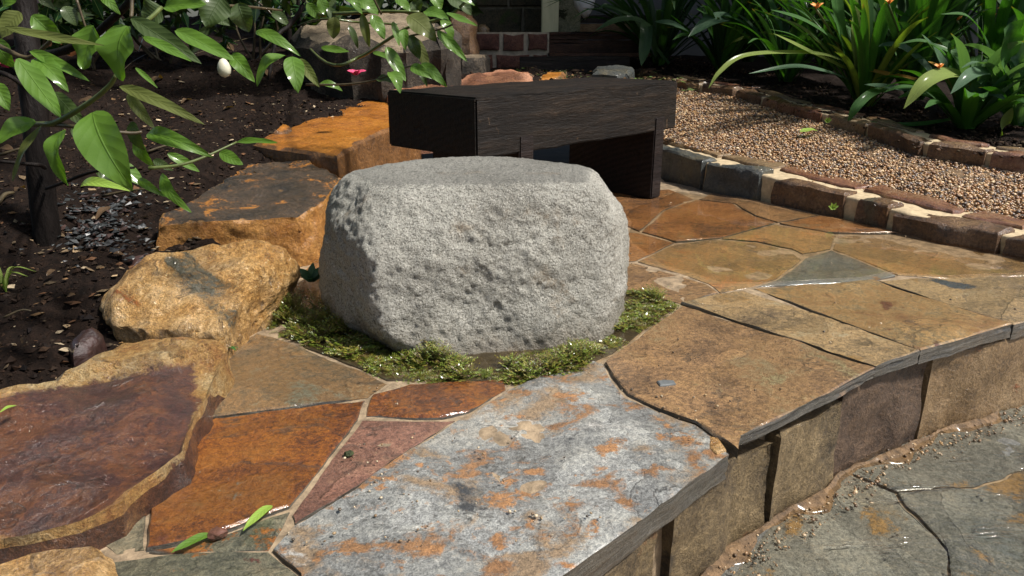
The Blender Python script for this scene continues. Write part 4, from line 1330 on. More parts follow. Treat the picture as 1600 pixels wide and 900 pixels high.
YB = 5.75
stone_wall('low wall of dark red stones in pale mortar beside the steps', X(733, YB), X(858, YB), YB, .38, .685, .25, 2, 'red_stone', 'pale_mortar', 4)
stone_wall('tall dark mossy stone wall of the house behind the low wall', X(640, 6.4), X(852, 6.4), 6.4, .3, 2.9, .3, 9, 'wall_stone', 'wall_mortar', 9)
px0, px1 = X(846, 5.9), X(872, 5.9)
pp_ = empty('veranda_post', ((px0 + px1) / 2, 5.95, .6))
tag(pp_, 'pale yellow square timber post at the corner of the house', 'post')
timber('shaft', ((px0 + px1) / 2, 5.96, 1.72), ((px1 - px0) / 2, .07, 1.1), M['post_paint'], pp_, 0, .006, 2, 10, .001)
timber('base_block', ((px0 + px1) / 2, 5.96, .615), ((px1 - px0) / 2 + .008, .08, .03), M['post_paint'], pp_, 0, .004, 3, 2, .001)
lw = rock('rendered_pier', [(X(872, 6.1), 6.05, 2.9), (X(905, 6.1), 6.05, 2.9), (X(905, 6.1), 6.35, 2.9), (X(872, 6.1), 6.35, 2.9)], .4, M['lichen'], None, seed=5, rnd=.01, flare=0, amp=.006, sp=.05, jit=.002)
tag(lw, 'green lichened rendered pier right of the pale post', 'pier')
wl_ = mesh('house_wall', *(lambda V, F: (box(V, F, (2.6, 6.9, 1.6), (2.4, .1, 1.5)), (V, F))[1])([], []), M['panel'], None, False)
tag(wl_, 'plain dark grey house wall behind the strap-leaved plants', 'wall')
rf = empty('shade_roof', (1.2, 6.2, 2.95))  # unseen roof added to keep the back steps in shade
tag(rf, 'unseen dark sheet roof added above the post to shade the steps', 'roof')
timber('sheet', (1.4, 6.4, 3.02), (3.2, 1.1, .03), M['roof'], rf, 0, .005, 1, 4, 0)
timber('beam', (1.4, 5.96, 2.90), (3.2, .06, .085), M['dark_board'], rf, 0, .005, 1, 6, .001)
# steps: boards stacked
st = empty('timber_steps', (X(900, 5.7), 5.75, .4))
tag(st, 'dark stained timber steps between the low wall and the plants', 'steps')
xa, xb = X(812, 5.55), X(985, 5.55)
timber('riser_board', ((xa + xb) / 2, 5.55, .455), ((xb - xa) / 2, .03, .06), M['dark_board'], st, 0, .004, 5, 8, .002)
xa, xb = X(856, 5.8), X(1010, 5.8)
timber('tread', ((xa + xb) / 2, 5.68, .527), ((xb - xa) / 2, .11, .012), M['deck'], st, 0, .004, 6, 8, .002)
timber('riser_board', ((xa + xb) / 2, 5.80, .57), ((xb - xa) / 2, .012, .055), M['deck'], st, 0, .003, 7, 8, .002)
timber('riser_board', ((xa + xb) / 2, 5.805, .645), ((xb - xa) / 2, .012, .016), M['deck'], st, 0, .003, 8, 8, .002)
timber('tread', ((xa + xb) / 2, 5.93, .672), ((xb - xa) / 2, .15, .010), M['deck'], st, 0, .003, 8, 8, .002)
xa, xb = X(896, 6.2), X(1010, 6.2)
timber('riser_board', ((xa + xb) / 2, 6.15, .715), ((xb - xa) / 2, .012, .03), M['deck_tan'], st, 0, .003, 9, 8, .002)
timber('riser_board', ((xa + xb) / 2, 6.16, .78), ((xb - xa) / 2, .012, .03), M['dark_board'], st, 0, .003, 10, 8, .002)
rs = rock('round_stone', [(X(753, 5.85) + .045 * math.cos(a) * (1.15 if math.cos(a) > 0 else 1), 5.85 + .04 * math.sin(a), .735) for a in np.linspace(0, 2 * math.pi, 10, endpoint=False)], .68, M['cap_tan'], None, seed=3, rnd=.028, flare=.002, amp=.004, sp=.012, jit=.003, sharp=80)
tag(rs, 'round tan stone sitting on top of the low red wall', 'stone')
# plastic bag hanging beside the pier
Vb, Fb = ICO2
V = np.vstack([Vb])
c0 = at(915, -8, 5.85)
W = V * np.array((.09, .07, .17))
W = W * (1 + .22 * fbm(V * 2.2, 3, 5)[:, None])
W[:, 0] *= np.where(V[:, 2] < 0, .75 + .3 * (V[:, 2] + 1), 1)
tag(mesh('plastic_bag', W + c0, [tuple(f) for f in Fb], M['plastic'], None, True, None), 'crumpled translucent white plastic bag beside the lichened pier', 'bag')

# ------------------------------------------------------------------ shrubs on the left
def stem(root, name, pts, r0, r1, mat, seg=7, wob=0.0, k=5):
    P = smooth_path(pts, k)
    V, F = tube(P, np.linspace(r0, r1, len(P)), seg, 3, wob)
    return mesh(name, V, F, M[mat], root, True, None, P[0])


def px_leaf(root, b, t, wpx, Y, mat='leaf', dY=0.0, face=None, bend=None, fold=None, i=0):
    """leaf between two pixels at distance Y; the tip may stand dY nearer or farther"""
    B, T = at(b[0], b[1], Y), at(t[0], t[1], Y + dY)
    if face is None:
        face = (RND.uniform(-.35, .35), -.75 + RND.uniform(-.15, .15), .65 + RND.uniform(-.25, .25))
    bend = RND.uniform(-.05, .4) if bend is None else bend
    fold = RND.uniform(.1, .65) if fold is None else fold
    return leaf(B, T, wpx / CF * Y * .98, M[mat], root, face, bend, fold, RND.uniform(.03, .09), i, nl=14, nw=8)


tb = unsoil(70, 362)
sh = empty('glossy_shrub', tb)
tag(sh, 'glossy broad-leaved shrub with black trunk at the left edge', 'shrub', 'glossy leaved shrubs')
YT = tb[1]
stem(sh, 'trunk', [tb - np.array((0, 0, .05)), at(66, 300, YT), at(55, 180, YT + .02), at(45, 90, YT + .05), at(38, 10, YT + .1), at(30, -160, YT + .15), at(20, -420, YT + .2)], .036, .026, 'bark', 12, .003)
BR = [  # branches: (pixel, pixel, distance)..., radii
    ([(70, 262, YT - .03), (62, 258, 1.78), (40, 256, 1.75), (0, 252, 1.72)], .006, .004, 'bark'),
    ([(-20, 60, 1.7), (10, 78, 1.62), (45, 90, 1.6), (75, 68, 1.58), (80, 58, 1.56)], .006, .003, 'twig'),
    ([(48, 84, YT), (90, 82, 1.8), (140, 60, 1.75), (170, 35, 1.7), (200, 5, 1.65), (215, -25, 1.65)], .010, .007, 'bark'),
    ([(-10, 110, 1.6), (20, 122, 1.58), (55, 150, 1.6)], .006, .004, 'bark'),
    ([(35, 193, YT - .04), (65, 194, 1.62), (90, 190, 1.55), (140, 160, 1.5), (170, 135, 1.47), (181, 118, 1.45)], .007, .004, 'green_twig'),
    ([(65, 194, 1.62), (110, 197, 1.52), (160, 204, 1.5), (205, 208, 1.52), (222, 206, 1.53)], .005, .003, 'twig'),
    ([(72, 295, YT - .03), (100, 285, 1.6), (140, 270, 1.5), (175, 264, 1.47), (210, 262, 1.5)], .004, .0025, 'bark'),
    ([(232, 263, 1.5), (280, 258, 1.52), (320, 245, 1.55), (370, 222, 1.6)], .004, .002, 'green_twig'),
    ([(205, 28, 1.62), (206, 10, 1.63), (205, -40, 1.65)], .004, .004, 'twig'),
    ([(252, 12, 1.75), (235, 28, 1.7), (215, 40, 1.62)], .005, .004, 'green_twig'),
    ([(120, 0, 2.2), (128, 25, 2.2), (134, 43, 2.2)], .004, .003, 'twig'),
    ([(300, 8, 1.9), (380, 10, 2.1), (440, 16, 2.3)], .004, .003, 'twig'),
    ([(420, 125, 2.4), (432, 60, 2.45), (452, 40, 2.5), (470, 15, 2.5), (478, -20, 2.5)], .006, .008, 'bark'),
]
for pts, r0, r1, mt in BR:
    stem(sh, 'branch', [at(*p) for p in pts], r0, r1, mt)
LF = [  # base px, tip px, width px, distance, material, tip offset
    ((200, 41), (182, 123), 64, 1.45, 'leaf', -.03), ((148, 41), (129, 108), 52, 1.52, 'leaf', -.02), ((8, 42), (164, 73), 15, 1.45, 'leaf_olive', -.05),
    ((50, 24), (98, 68), 30, 1.62, 'leaf', .02), ((28, 92), (96, 184), 34, 1.5, 'leaf', -.06), ((56, 92), (105, 139), 30, 1.55, 'leaf', -.05), ((48, 80), (138, 125), 18, 1.56, 'leaf', -.05),
    ((56, 190), (-6, 222), 36, 1.5, 'leaf', -.05), ((66, 194), (17, 282), 18, 1.55, 'leaf_olive', -.06), ((102, 202), (97, 288), 34, 1.45, 'leaf', -.04), ((146, 176), (201, 294), 68, 1.38, 'leaf', -.06),
    ((84, 144), (136, 199), 25, 1.56, 'leaf_dark', -.02), ((188, 135), (316, 191), 20, 1.5, 'leaf_olive', -.08), ((200, 148), (240, 200), 18, 1.58, 'leaf_olive', -.03), ((205, 28), (314, 99), 28, 1.6, 'leaf_dark', -.05),
    ((224, 58), (299, 95), 16, 1.56, 'leaf', -.04), ((212, 106), (246, 137), 8, 1.55, 'leaf', -.02), ((230, 208), (326, 241), 26, 1.5, 'leaf', -.05), ((370, 222), (433, 222), 13, 1.58, 'leaf', -.05),
    ((344, 238), (379, 257), 20, 1.57, 'leaf', -.02), ((252, 272), (293, 330), 20, 1.5, 'leaf', -.05), ((126, 292), (196, 293), 17, 1.44, 'leaf_lime', -.05), ((138, 214), (166, 272), 32, 1.52, 'leaf_dark', -.02),
    ((206, 190), (224, 236), 24, 1.56, 'leaf_dark', .0), ((216, 280), (256, 306), 14, 1.5, 'leaf', -.03), ((275, 48), (366, 94), 27, 1.75, 'leaf', -.04), ((362, 85), (396, 126), 24, 1.78, 'leaf', -.03),
    ((446, 87), (398, 130), 23, 2.0, 'leaf', -.05), ((400, 50), (467, 83), 18, 2.0, 'leaf', -.05), ((456, 88), (466, 143), 30, 1.95, 'leaf', -.06), ((468, 92), (499, 136), 16, 2.0, 'leaf_olive', -.04),
    ((258, 12), (322, 6), 28, 1.7, 'leaf', -.03), ((346, -6), (321, 42), 46, 1.8, 'leaf_dark', -.03), ((372, 5), (388, 50), 34, 1.95, 'leaf_dark', .0), ((252, 12), (226, 36), 42, 1.85, 'leaf_dark', .0),
    ((30, 18), (2, 60), 40, 1.6, 'leaf_olive', -.02), ((-8, 130), (14, 172), 26, 1.7, 'leaf', -.02), ((160, -8), (186, 20), 16, 1.6, 'leaf', -.02), ((180, 250), (225, 290), 26, 1.53, 'leaf', .0), ((212, 215), (238, 262), 20, 1.58, 'leaf', .0),
    ((150, 262), (196, 288), 30, 1.58, 'leaf_dark', .02), ((112, 200), (140, 228), 16, 1.6, 'leaf_dark', .0), ((5, 10), (30, -30), 30, 1.7, 'leaf', 0), ((240, 250), (270, 266), 14, 1.56, 'leaf_dark', 0), ((-8, 60), (20, 105), 34, 1.75, 'leaf', .0),
    ((262, 240), (312, 268), 16, 1.6, 'leaf', .02), ((425, 20), (452, 40), 16, 2.5, 'leaf_dark', .0), ((330, 20), (360, 40), 18, 2.3, 'leaf_dark', 0), ((100, 10), (120, 40), 22, 2.2, 'leaf_dark', .0),
]
for i, (b, t, w, Y, mt, dY) in enumerate(LF):
    px_leaf(sh, b, t, w, Y, mt, dY, i=i)

tb2 = unsoil(452, 74)
sh2 = empty('glossy_shrub', tb2)
tag(sh2, 'glossy shrub with two thin dark stems reaching leafy branches over the bench', 'shrub', 'glossy leaved shrubs')
Y2_ = tb2[1]
stem(sh2, 'stem', [tb2 - np.array((0, 0, .04)), at(450, 20, Y2_), at(444, -80, Y2_ + .05), at(430, -300, Y2_ + .1)], .022, .016, 'bark', 9, .001)
stem(sh2, 'stem', [unsoil(472, 72) - np.array((0, 0, .04)), at(467, 20, Y2_), at(470, -90, Y2_ + .05), at(490, -300, Y2_ + .1)], .020, .013, 'bark', 9, .001)
BR2 = [([(450, -30, Y2_), (490, 15, 3.2), (520, 21, 2.9), (600, 18, 2.75), (655, 19, 2.7)], .008, .005, 'green_twig'),
       ([(465, 40, Y2_), (500, 30, 3.2), (560, 35, 3.0), (620, 38, 2.9)], .005, .004, 'green_twig'),
       ([(470, 60, Y2_), (510, 98, 3.0), (560, 90, 2.85), (600, 66, 2.75), (640, 42, 2.7), (700, 25, 2.65), (740, -10, 2.6)], .006, .005, 'green_twig'),
       ([(478, 132, 2.7), (540, 132, 2.65), (590, 124, 2.6), (635, 105, 2.6), (660, 102, 2.6)], .004, .003, 'twig'),
       ([(620, 62, 2.72), (650, 54, 2.7), (690, 45, 2.68), (708, 38, 2.66)], .004, .003, 'twig'),
       ([(596, 22, 2.75), (585, 0, 2.72), (575, -30, 2.7)], .004, .003, 'twig')]
for pts, r0, r1, mt in BR2:
    stem(sh2, 'branch', [at(*p) for p in pts], r0, r1, mt, 6)
LF2 = [((523, 27), (521, 61), 22, 2.75, 'leaf_olive', 0), ((566, 22), (577, 74), 14, 2.75, 'leaf_olive', 0), ((582, 23), (601, 61), 19, 2.72, 'leaf', -.03), ((540, -4), (566, 19), 15, 2.7, 'leaf', -.03),
       ((560, 1), (592, 22), 22, 2.75, 'leaf', 0), ((614, 34), (624, 72), 11, 2.65, 'leaf', -.03), ((632, 46), (633, 77), 15, 2.6, 'leaf', -.04), ((637, 25), (682, 62), 32, 2.68, 'leaf_olive', -.02), ((663, 17), (701, 30), 20, 2.6, 'leaf', -.05),
       ((604, 74), (634, 127), 20, 2.6, 'leaf', -.04), ((583, 82), (613, 93), 9, 2.65, 'leaf', -.04), ((502, 74), (546, 81), 12, 2.75, 'leaf', -.03), ((642, 104), (674, 121), 16, 2.55, 'leaf', -.05), ((659, 99), (697, 134), 17, 2.57, 'leaf', -.04),
       ((588, 123), (613, 128), 17, 2.6, 'leaf_dark', -.02), ((609, 113), (626, 143), 21, 2.55, 'leaf', -.05), ((640, 55), (656, 92), 19, 2.7, 'leaf_dark', 0), ((684, 48), (710, 82), 14, 2.66, 'leaf', -.02), ((690, 52), (730, 96), 14, 2.62, 'leaf', -.05),
       ((698, 20), (746, 41), 12, 2.55, 'leaf', -.05), ((700, -6), (737, 22), 28, 2.66, 'leaf_dark', -.02), ((688, 32), (709, 62), 19, 2.7, 'leaf', 0), ((619, -4), (641, 17), 16, 2.65, 'leaf', -.03), ((644, 2), (656, 19), 26, 2.75, 'leaf_dark', 0),
       ((650, 60), (672, 115), 16, 2.75, 'leaf_olive', 0), ((500, -3), (512, 26), 18, 2.9, 'leaf', 0), ((480, 5), (500, 30), 16, 3.0, 'leaf', 0), ((512, 12), (530, 40), 14, 2.9, 'leaf_dark', 0), ((600, -5), (575, 20), 16, 2.9, 'leaf_dark', 0),
       ((676, -8), (690, 14), 20, 2.7, 'leaf', 0), ((655, 112), (668, 135), 8, 2.6, 'leaf_dark', 0), ((712, -6), (742, 8), 10, 2.5, 'leaf', 0), ((500, 130), (535, 140), 12, 2.7, 'leaf', 0), ((545, 40), (560, 75), 10, 2.9, 'leaf_dark', 0)]
for i, (b, t, w, Y, mt, dY) in enumerate(LF2):
    px_leaf(sh2, b, t, w, Y, mt, dY, i=i + 60)

# leafy mass above and behind, out of reach of single counting
def crown_mass(name, root, c, r, n, size, mat, seed, hollow=.35, label=None, low=None):
    rg = np.random.default_rng(seed)
    k = n // 60 + 1
    cl = rg.normal(size=(k, 3))
    cl /= np.linalg.norm(cl, axis=1)[:, None]
    cl = cl * (hollow + (1 - hollow) * rg.random((k, 1)) ** .5) * np.array(r) + np.array(c)
    ctrs = cl[rg.integers(0, k, n)] + rg.normal(0, .16, (n, 3)) * min(r)
    if low is not None: ctrs[:, 2] = np.maximum(ctrs[:, 2], low + rg.random(n) * .3)
    d = rg.normal(size=(n, 3)); d[:, 2] -= .5
    d /= np.linalg.norm(d, axis=1)[:, None]
    s = np.cross(d, rg.normal(size=(n, 3)))
    s /= np.linalg.norm(s, axis=1)[:, None]
    L = size * rg.uniform(.7, 1.3, (n, 1))
    nn_ = np.cross(d, s)
    A, B = ctrs, ctrs + d * L
    m1 = ctrs + d * L * .45 + s * L * .2 + nn_ * L * .05
    m2 = ctrs + d * L * .45 - s * L * .2 + nn_ * L * .05
    V = np.stack([A, m1, B, m2], 1).reshape(-1, 3)
    F = np.arange(4 * n).reshape(n, 4)
    uv = np.tile([(.5, 0), (1, .5), (.5, 1), (0, .5)], (n, 1))
    o = mesh(name, V, F, M[mat], root, False, None, c, uv=uv)
    o['kind'] = 'stuff'
    return o


crown_mass('crown', sh, (-1.7, 2.3, 1.75), (.75, .6, .45), 900, .13, 'leaf', 3, low=1.15)
crown_mass('crown', sh2, (-1.2, 4.2, 1.75), (1.0, .6, .5), 1200, .12, 'leaf', 4, low=1.1)
# darker undergrowth along the top of the bed
for i, (px, py, Y, wd, ht, n) in enumerate([(250, 18, 4.6, .7, .35, 420), (390, 10, 4.9, .7, .35, 420), (120, 15, 4.4, .6, .35, 380), (530, 5, 5.6, .6, .4, 360), (20, 20, 4.2, .5, .35, 300), (650, 0, 5.8, .5, .35, 300)]):
    p = at(px, py, Y)
    u = empty('undergrowth_bush', (p[0], p[1], float(soil_z(p[0], p[1])[0])))
    tag(u, ['dark leafy bush behind the white bud', 'dark leafy bush left of the thin stems', 'dark leafy bush behind the brown trunk', 'dark bush behind the pale sandstone boulder', 'dark bush in the top left corner', 'dark bush beside the tall mossy wall'][i], 'bush', 'bushes at the back of the bed')
    z0 = u.location.z
    for k in range(4):
        stem(u, 'stem', [(p[0] + RND.uniform(-.05, .05), p[1], z0 - .05), (p[0] + RND.uniform(-.2, .2), p[1], z0 + .25), (p[0] + RND.uniform(-.4, .4), p[1] + RND.uniform(-.1, .2), z0 + .6)], .009, .004, 'twig', 6)
    crown_mass('foliage', u, (p[0], p[1], z0 + .42), (wd, .35, ht), n, .13, 'leaf_dark', 20 + i, low=z0 + .08)
# brown trunk behind
tb3 = unsoil(92, 84)
tr = empty('brown_tree', tb3)
tag(tr, 'smooth red-brown tree trunk behind the leaves at top left', 'tree')
stem(tr, 'trunk', [tb3 - np.array((0, 0, .1)), at(92, 60, tb3[1]), at(84, 0, tb3[1] + .05), at(70, -150, tb3[1] + .1), at(60, -500, tb3[1] + .1)], .12, .09, 'bark_brown', 14, .004)
crown_mass('crown', tr, (tb3[0], tb3[1] + .3, 3.6), (1.5, 1.3, .9), 2200, .14, 'leaf_dark', 8)
for k in range(3):
    stem(tr, 'limb', [at(60, -450, tb3[1] + .1), np.array((tb3[0] + (k - 1) * .5, tb3[1] + .2, 2.9)), np.array((tb3[0] + (k - 1) * 1.0, tb3[1] + .4 * k, 3.6))], .06, .02, 'bark_brown', 8)
#@@PLANTS
# ------------------------------------------------------------------ strap-leaved plants on the right
def bedpt(px, py):
    return unplane(px, py, (BP[0], BP[1], BP[2] + .015))


def fan(root, base, n, L, w, mats, spread, seed, up=.9, arch=.5, az0=0.0, azr=math.pi, r0=.05):
    rr = random.Random(seed)
    for i in range(n):
        a = az0 + rr.uniform(-azr, azr)
        l = L * rr.uniform(.65, 1.15)
        tilt = rr.uniform(.12, 1.0) * spread
        d = np.array((math.cos(a), math.sin(a), 0))
        b = base + d * rr.uniform(0, r0)
        ar = arch * rr.uniform(.5, 1.4)
        pts = []
        for k in range(6):
            t = k / 5
            th = tilt + ar * t * t * 1.6
            pts.append(np.array((d[0] * math.sin(th), d[1] * math.sin(th), math.cos(th))) * l / 5)
        P = [b]
        for q in pts: P.append(P[-1] + q)
        tw = rr.uniform(-.5, .5)
        strap(P, w * rr.uniform(.8, 1.15), M[rr.choice(mats)], root, face=(-d[0], -d[1], .6), roll=tw)


def hero(root, pts, wpx, mat, face=(0, -.6, .8), roll=0.0):
    P = [at(*p) for p in pts]
    Y = np.mean([p[2] for p in pts])
    return strap(P, wpx / CF * Y, M[mat], root, face=face, roll=roll)


def flower(root, p, r, seed):
    rr = random.Random(seed)
    for i in range(7):
        a = 2 * math.pi * i / 7 + rr.uniform(-.2, .2)
        d = np.array((math.cos(a) * .8, math.sin(a) * .5, .7))
        d /= np.linalg.norm(d)
        leaf(p, p + d * r * rr.uniform(.8, 1.2), r * .42, M['petal'], root, (0, -.5, .8), .2, .5, .02, i, 'petal', nl=6, nw=4)


PLANTS = [  # base px, leaves, length, width, materials, spread, label
    ((1338, 168), 34, .62, .026, ['strap', 'strap', 'strap_lime'], .75, .35, 'tall narrow-leaved clump in the middle of the right bed'),
    ((1505, 205), 20, .46, .042, ['strap', 'strap_blue', 'strap'], .95, .7, 'broad-leaved clump leaning over the far kerb at right'),
    ((1590, 200), 18, .50, .044, ['strap', 'strap_blue', 'strap'], .9, .6, 'broad-leaved clump at the right edge of the bed'),
    ((1215, 128), 26, .60, .034, ['strap_dark', 'strap_dark', 'strap'], .85, .5, 'dark strap-leaved clump left of the tall narrow one'),
    ((1110, 110), 26, .62, .036, ['strap_dark', 'strap_dark', 'strap'], .85, .5, 'shaded strap-leaved clump above the bend of the kerb'),
    ((1030, 98), 26, .60, .030, ['strap_dark'], .95, .6, 'shaded narrow-leaved clump nearest the steps'),
    ((1430, 150), 24, .60, .036, ['strap', 'strap_dark', 'strap'], .75, .5, 'strap-leaved clump behind the yellowed leaf'),
    ((1540, 140), 22, .62, .040, ['strap', 'strap_dark', 'strap_blue'], .8, .5, 'strap-leaved clump with orange flowers at top right'),
    ((1290, 110), 24, .66, .034, ['strap_dark', 'strap'], .75, .45, 'strap-leaved clump behind the tall narrow one'),
    ((1170, 92), 24, .68, .036, ['strap_dark'], .8, .5, 'dark strap-leaved clump at the back, half hidden'),
    ((1400, 105), 22, .66, .036, ['strap_dark', 'strap'], .75, .5, 'strap-leaved clump against the house wall'),
    ((1620, 150), 20, .62, .040, ['strap_dark', 'strap'], .75, .5, 'strap-leaved clump cut by the right picture edge'),
]
plants = []
for i, (b, n, L, w, ms, sp_, ar, lab) in enumerate(PLANTS):
    p = bedpt(*b) + (inn * .22 if i < 5 else 0)
    p[2] += .011 if i < 5 else 0
    root = empty('strap_leaf_plant', p)
    tag(root, lab, 'plant', 'strap-leaved plants in the right bed')
    fan(root, p - np.array((0, 0, .02)), int(n * 1.8), L * (.92 if i < 5 else 1.3), w * 1.3, ms, sp_, 400 + i, arch=ar)
    plants.append((root, p))
r0_, Y0 = plants[0][0], plants[0][1][1]
for pts, w, mt in [
    ([(1345, 108, Y0), (1290, 86, Y0 - .15), (1225, 82, Y0 - .25), (1160, 88, Y0 - .35), (1125, 112, Y0 - .42), (1107, 138, Y0 - .45)], 8, 'strap_lime'),
    ([(1335, 128, Y0), (1290, 112, Y0 - .15), (1240, 104, Y0 - .25), (1170, 115, Y0 - .35)], 9, 'strap_blue'),
    ([(1345, 118, Y0), (1300, 98, Y0 - .1), (1258, 78, Y0 - .2), (1208, 52, Y0 - .3)], 12, 'strap_lime'),
    ([(1340, 90, Y0), (1300, 60, Y0 - .1), (1255, 32, Y0 - .2), (1204, 15, Y0 - .3)], 12, 'strap'),
    ([(1335, 150, Y0), (1322, 90, Y0 - .05), (1308, 20, Y0 - .1), (1300, -60, Y0 - .1)], 22, 'strap'),
    ([(1340, 150, Y0), (1336, 80, Y0 - .08), (1333, 22, Y0 - .1)], 18, 'strap_lime'),
    ([(1348, 150, Y0), (1352, 60, Y0 - .05), (1358, -40, Y0)], 18, 'strap'),
    ([(1352, 155, Y0), (1375, 100, Y0), (1420, 30, Y0), (1460, -30, Y0)], 20, 'strap'),
    ([(1356, 158, Y0), (1395, 110, Y0 - .05), (1450, 50, Y0 - .05), (1500, 15, Y0 - .05)], 18, 'strap_lime'),
    ([(1350, 108, Y0 - .1), (1395, 118, Y0 - .2), (1446, 127, Y0 - .25)], 10, 'strap_yellow'),
    ([(1345, 95, Y0), (1370, 74, Y0 - .15), (1410, 74, Y0 - .25), (1450, 108, Y0 - .3), (1460, 130, Y0 - .3)], 14, 'strap_blue'),
    ([(1445, 146, Y0 - .3), (1400, 138, Y0 - .35), (1350, 132, Y0 - .4)], 11, 'strap_blue'),
    ([(1390, 138, Y0 - .3), (1362, 146, Y0 - .4), (1340, 165, Y0 - .45), (1325, 189, Y0 - .45)], 14, 'strap'),
    ([(1485, 187, Y0 - .6), (1440, 194, Y0 - .55), (1390, 195, Y0 - .5), (1350, 190, Y0 - .45)], 9, 'strap'),
]:
    hero(r0_, pts, w, mt)
r1_, Y1 = plants[1][0], plants[1][1][1]
for pts, w, mt in [
    ([(1505, 160, Y1), (1508, 125, Y1 - .05), (1480, 116, Y1 - .15), (1445, 130, Y1 - .22), (1412, 170, Y1 - .25)], 24, 'strap_lime'),
    ([(1515, 170, Y1), (1550, 125, Y1 - .05), (1540, 113, Y1 - .12), (1515, 118, Y1 - .2), (1485, 147, Y1 - .25)], 21, 'strap_blue'),
    ([(1500, 165, Y1), (1480, 120, Y1 + .05), (1462, 85, Y1 + .05), (1440, 53, Y1)], 22, 'strap_blue'),
    ([(1500, 165, Y1), (1482, 110, Y1 + .05), (1484, 80, Y1), (1502, 54, Y1 - .05)], 16, 'strap'),
    ([(1510, 165, Y1), (1545, 110, Y1), (1538, 60, Y1), (1510, 25, Y1 - .1), (1470, 22, Y1 - .15)], 9, 'strap'),
    ([(1510, 190, Y1), (1528, 162, Y1 - .1), (1550, 148, Y1 - .15), (1574, 158, Y1 - .2)], 16, 'strap_blue'),
    ([(1495, 180, Y1), (1475, 150, Y1 - .1), (1450, 140, Y1 - .15), (1420, 150, Y1 - .2)], 12, 'strap'),
    ([(1560, 222, Y1 - .05), (1568, 195, Y1 - .1), (1582, 168, Y1 - .12)], 15, 'strap_lime'),
    ([(1505, 165, Y1), (1490, 118, Y1 - .05), (1470, 106, Y1 - .1), (1450, 96, Y1 - .1)], 10, 'strap_yellow'),
]:
    hero(r1_, pts, w, mt)
r2_, Y2p = plants[2][0], plants[2][1][1]
for pts, w, mt in [
    ([(1575, 150, Y2p), (1568, 110, Y2p - .1), (1580, 60, Y2p - .15), (1600, 30, Y2p - .2)], 34, 'strap'),
    ([(1560, 130, Y2p), (1552, 110, Y2p), (1556, 80, Y2p)], 14, 'strap'),
    ([(1580, 150, Y2p), (1590, 100, Y2p - .1), (1620, 60, Y2p - .15)], 28, 'strap_blue'),
]:
    hero(r2_, pts, w, mt)
r4_, Y4 = plants[4][0], plants[4][1][1]
for pts, w, mt in [
    ([(1150, 95, Y4), (1152, 45, Y4 - .1), (1140, 30, Y4 - .2), (1110, 34, Y4 - .3), (1075, 58, Y4 - .4)], 25, 'strap_blue'),
    ([(1105, 80, Y4), (1075, 53, Y4 - .15), (1050, 38, Y4 - .22), (1022, 34, Y4 - .25)], 14, 'strap_blue'),
    ([(1118, 90, Y4), (1112, 50, Y4 - .1), (1100, 22, Y4 - .1), (1088, 14, Y4 - .12)], 16, 'strap'),
    ([(1045, 100, Y4), (1012, 60, Y4), (990, 30, Y4), (950, 10, Y4 - .1), (935, 14, Y4 - .1)], 10, 'strap_dark'),
    ([(1030, 60, Y4), (1000, 33, Y4 - .05), (965, 32, Y4 - .1), (930, 48, Y4 - .1)], 12, 'strap_dark'),
    ([(1025, 90, Y4), (1012, 40, Y4 - .1), (1008, 70, Y4 - .2), (1002, 103, Y4 - .25)], 18, 'strap_dark'),
    ([(1130, 85, Y4), (1160, 60, Y4 - .1), (1200, 30, Y4 - .15), (1215, 15, Y4 - .2)], 12, 'strap'),
    ([(1118, 90, Y4), (1150, 64, Y4 - .2), (1200, 52, Y4 - .25), (1240, 58, Y4 - .25), (1290, 80, Y4 - .3)], 7, 'strap_lime'),
]:
    hero(r4_, pts, w, mt)
# flower heads
for (px, py, k, r) in ((1572, 24, 7, .05), (1546, 30, 7, .03), (1272, -2, 8, .045), (1275, 14, 0, .04), (1388, 6, 6, .04), (1495, 32, 7, .03), (1466, 107, 1, .03)):
    root, pb = plants[k]
    p = at(px, py, pb[1] - .15)
    stalk = stem(root, 'flower_stalk', [pb, (pb + p) / 2 + np.array((0, .03, .05)), p], .008, .006, 'green_twig', 6)
    flower(stalk, p, r, int(px))

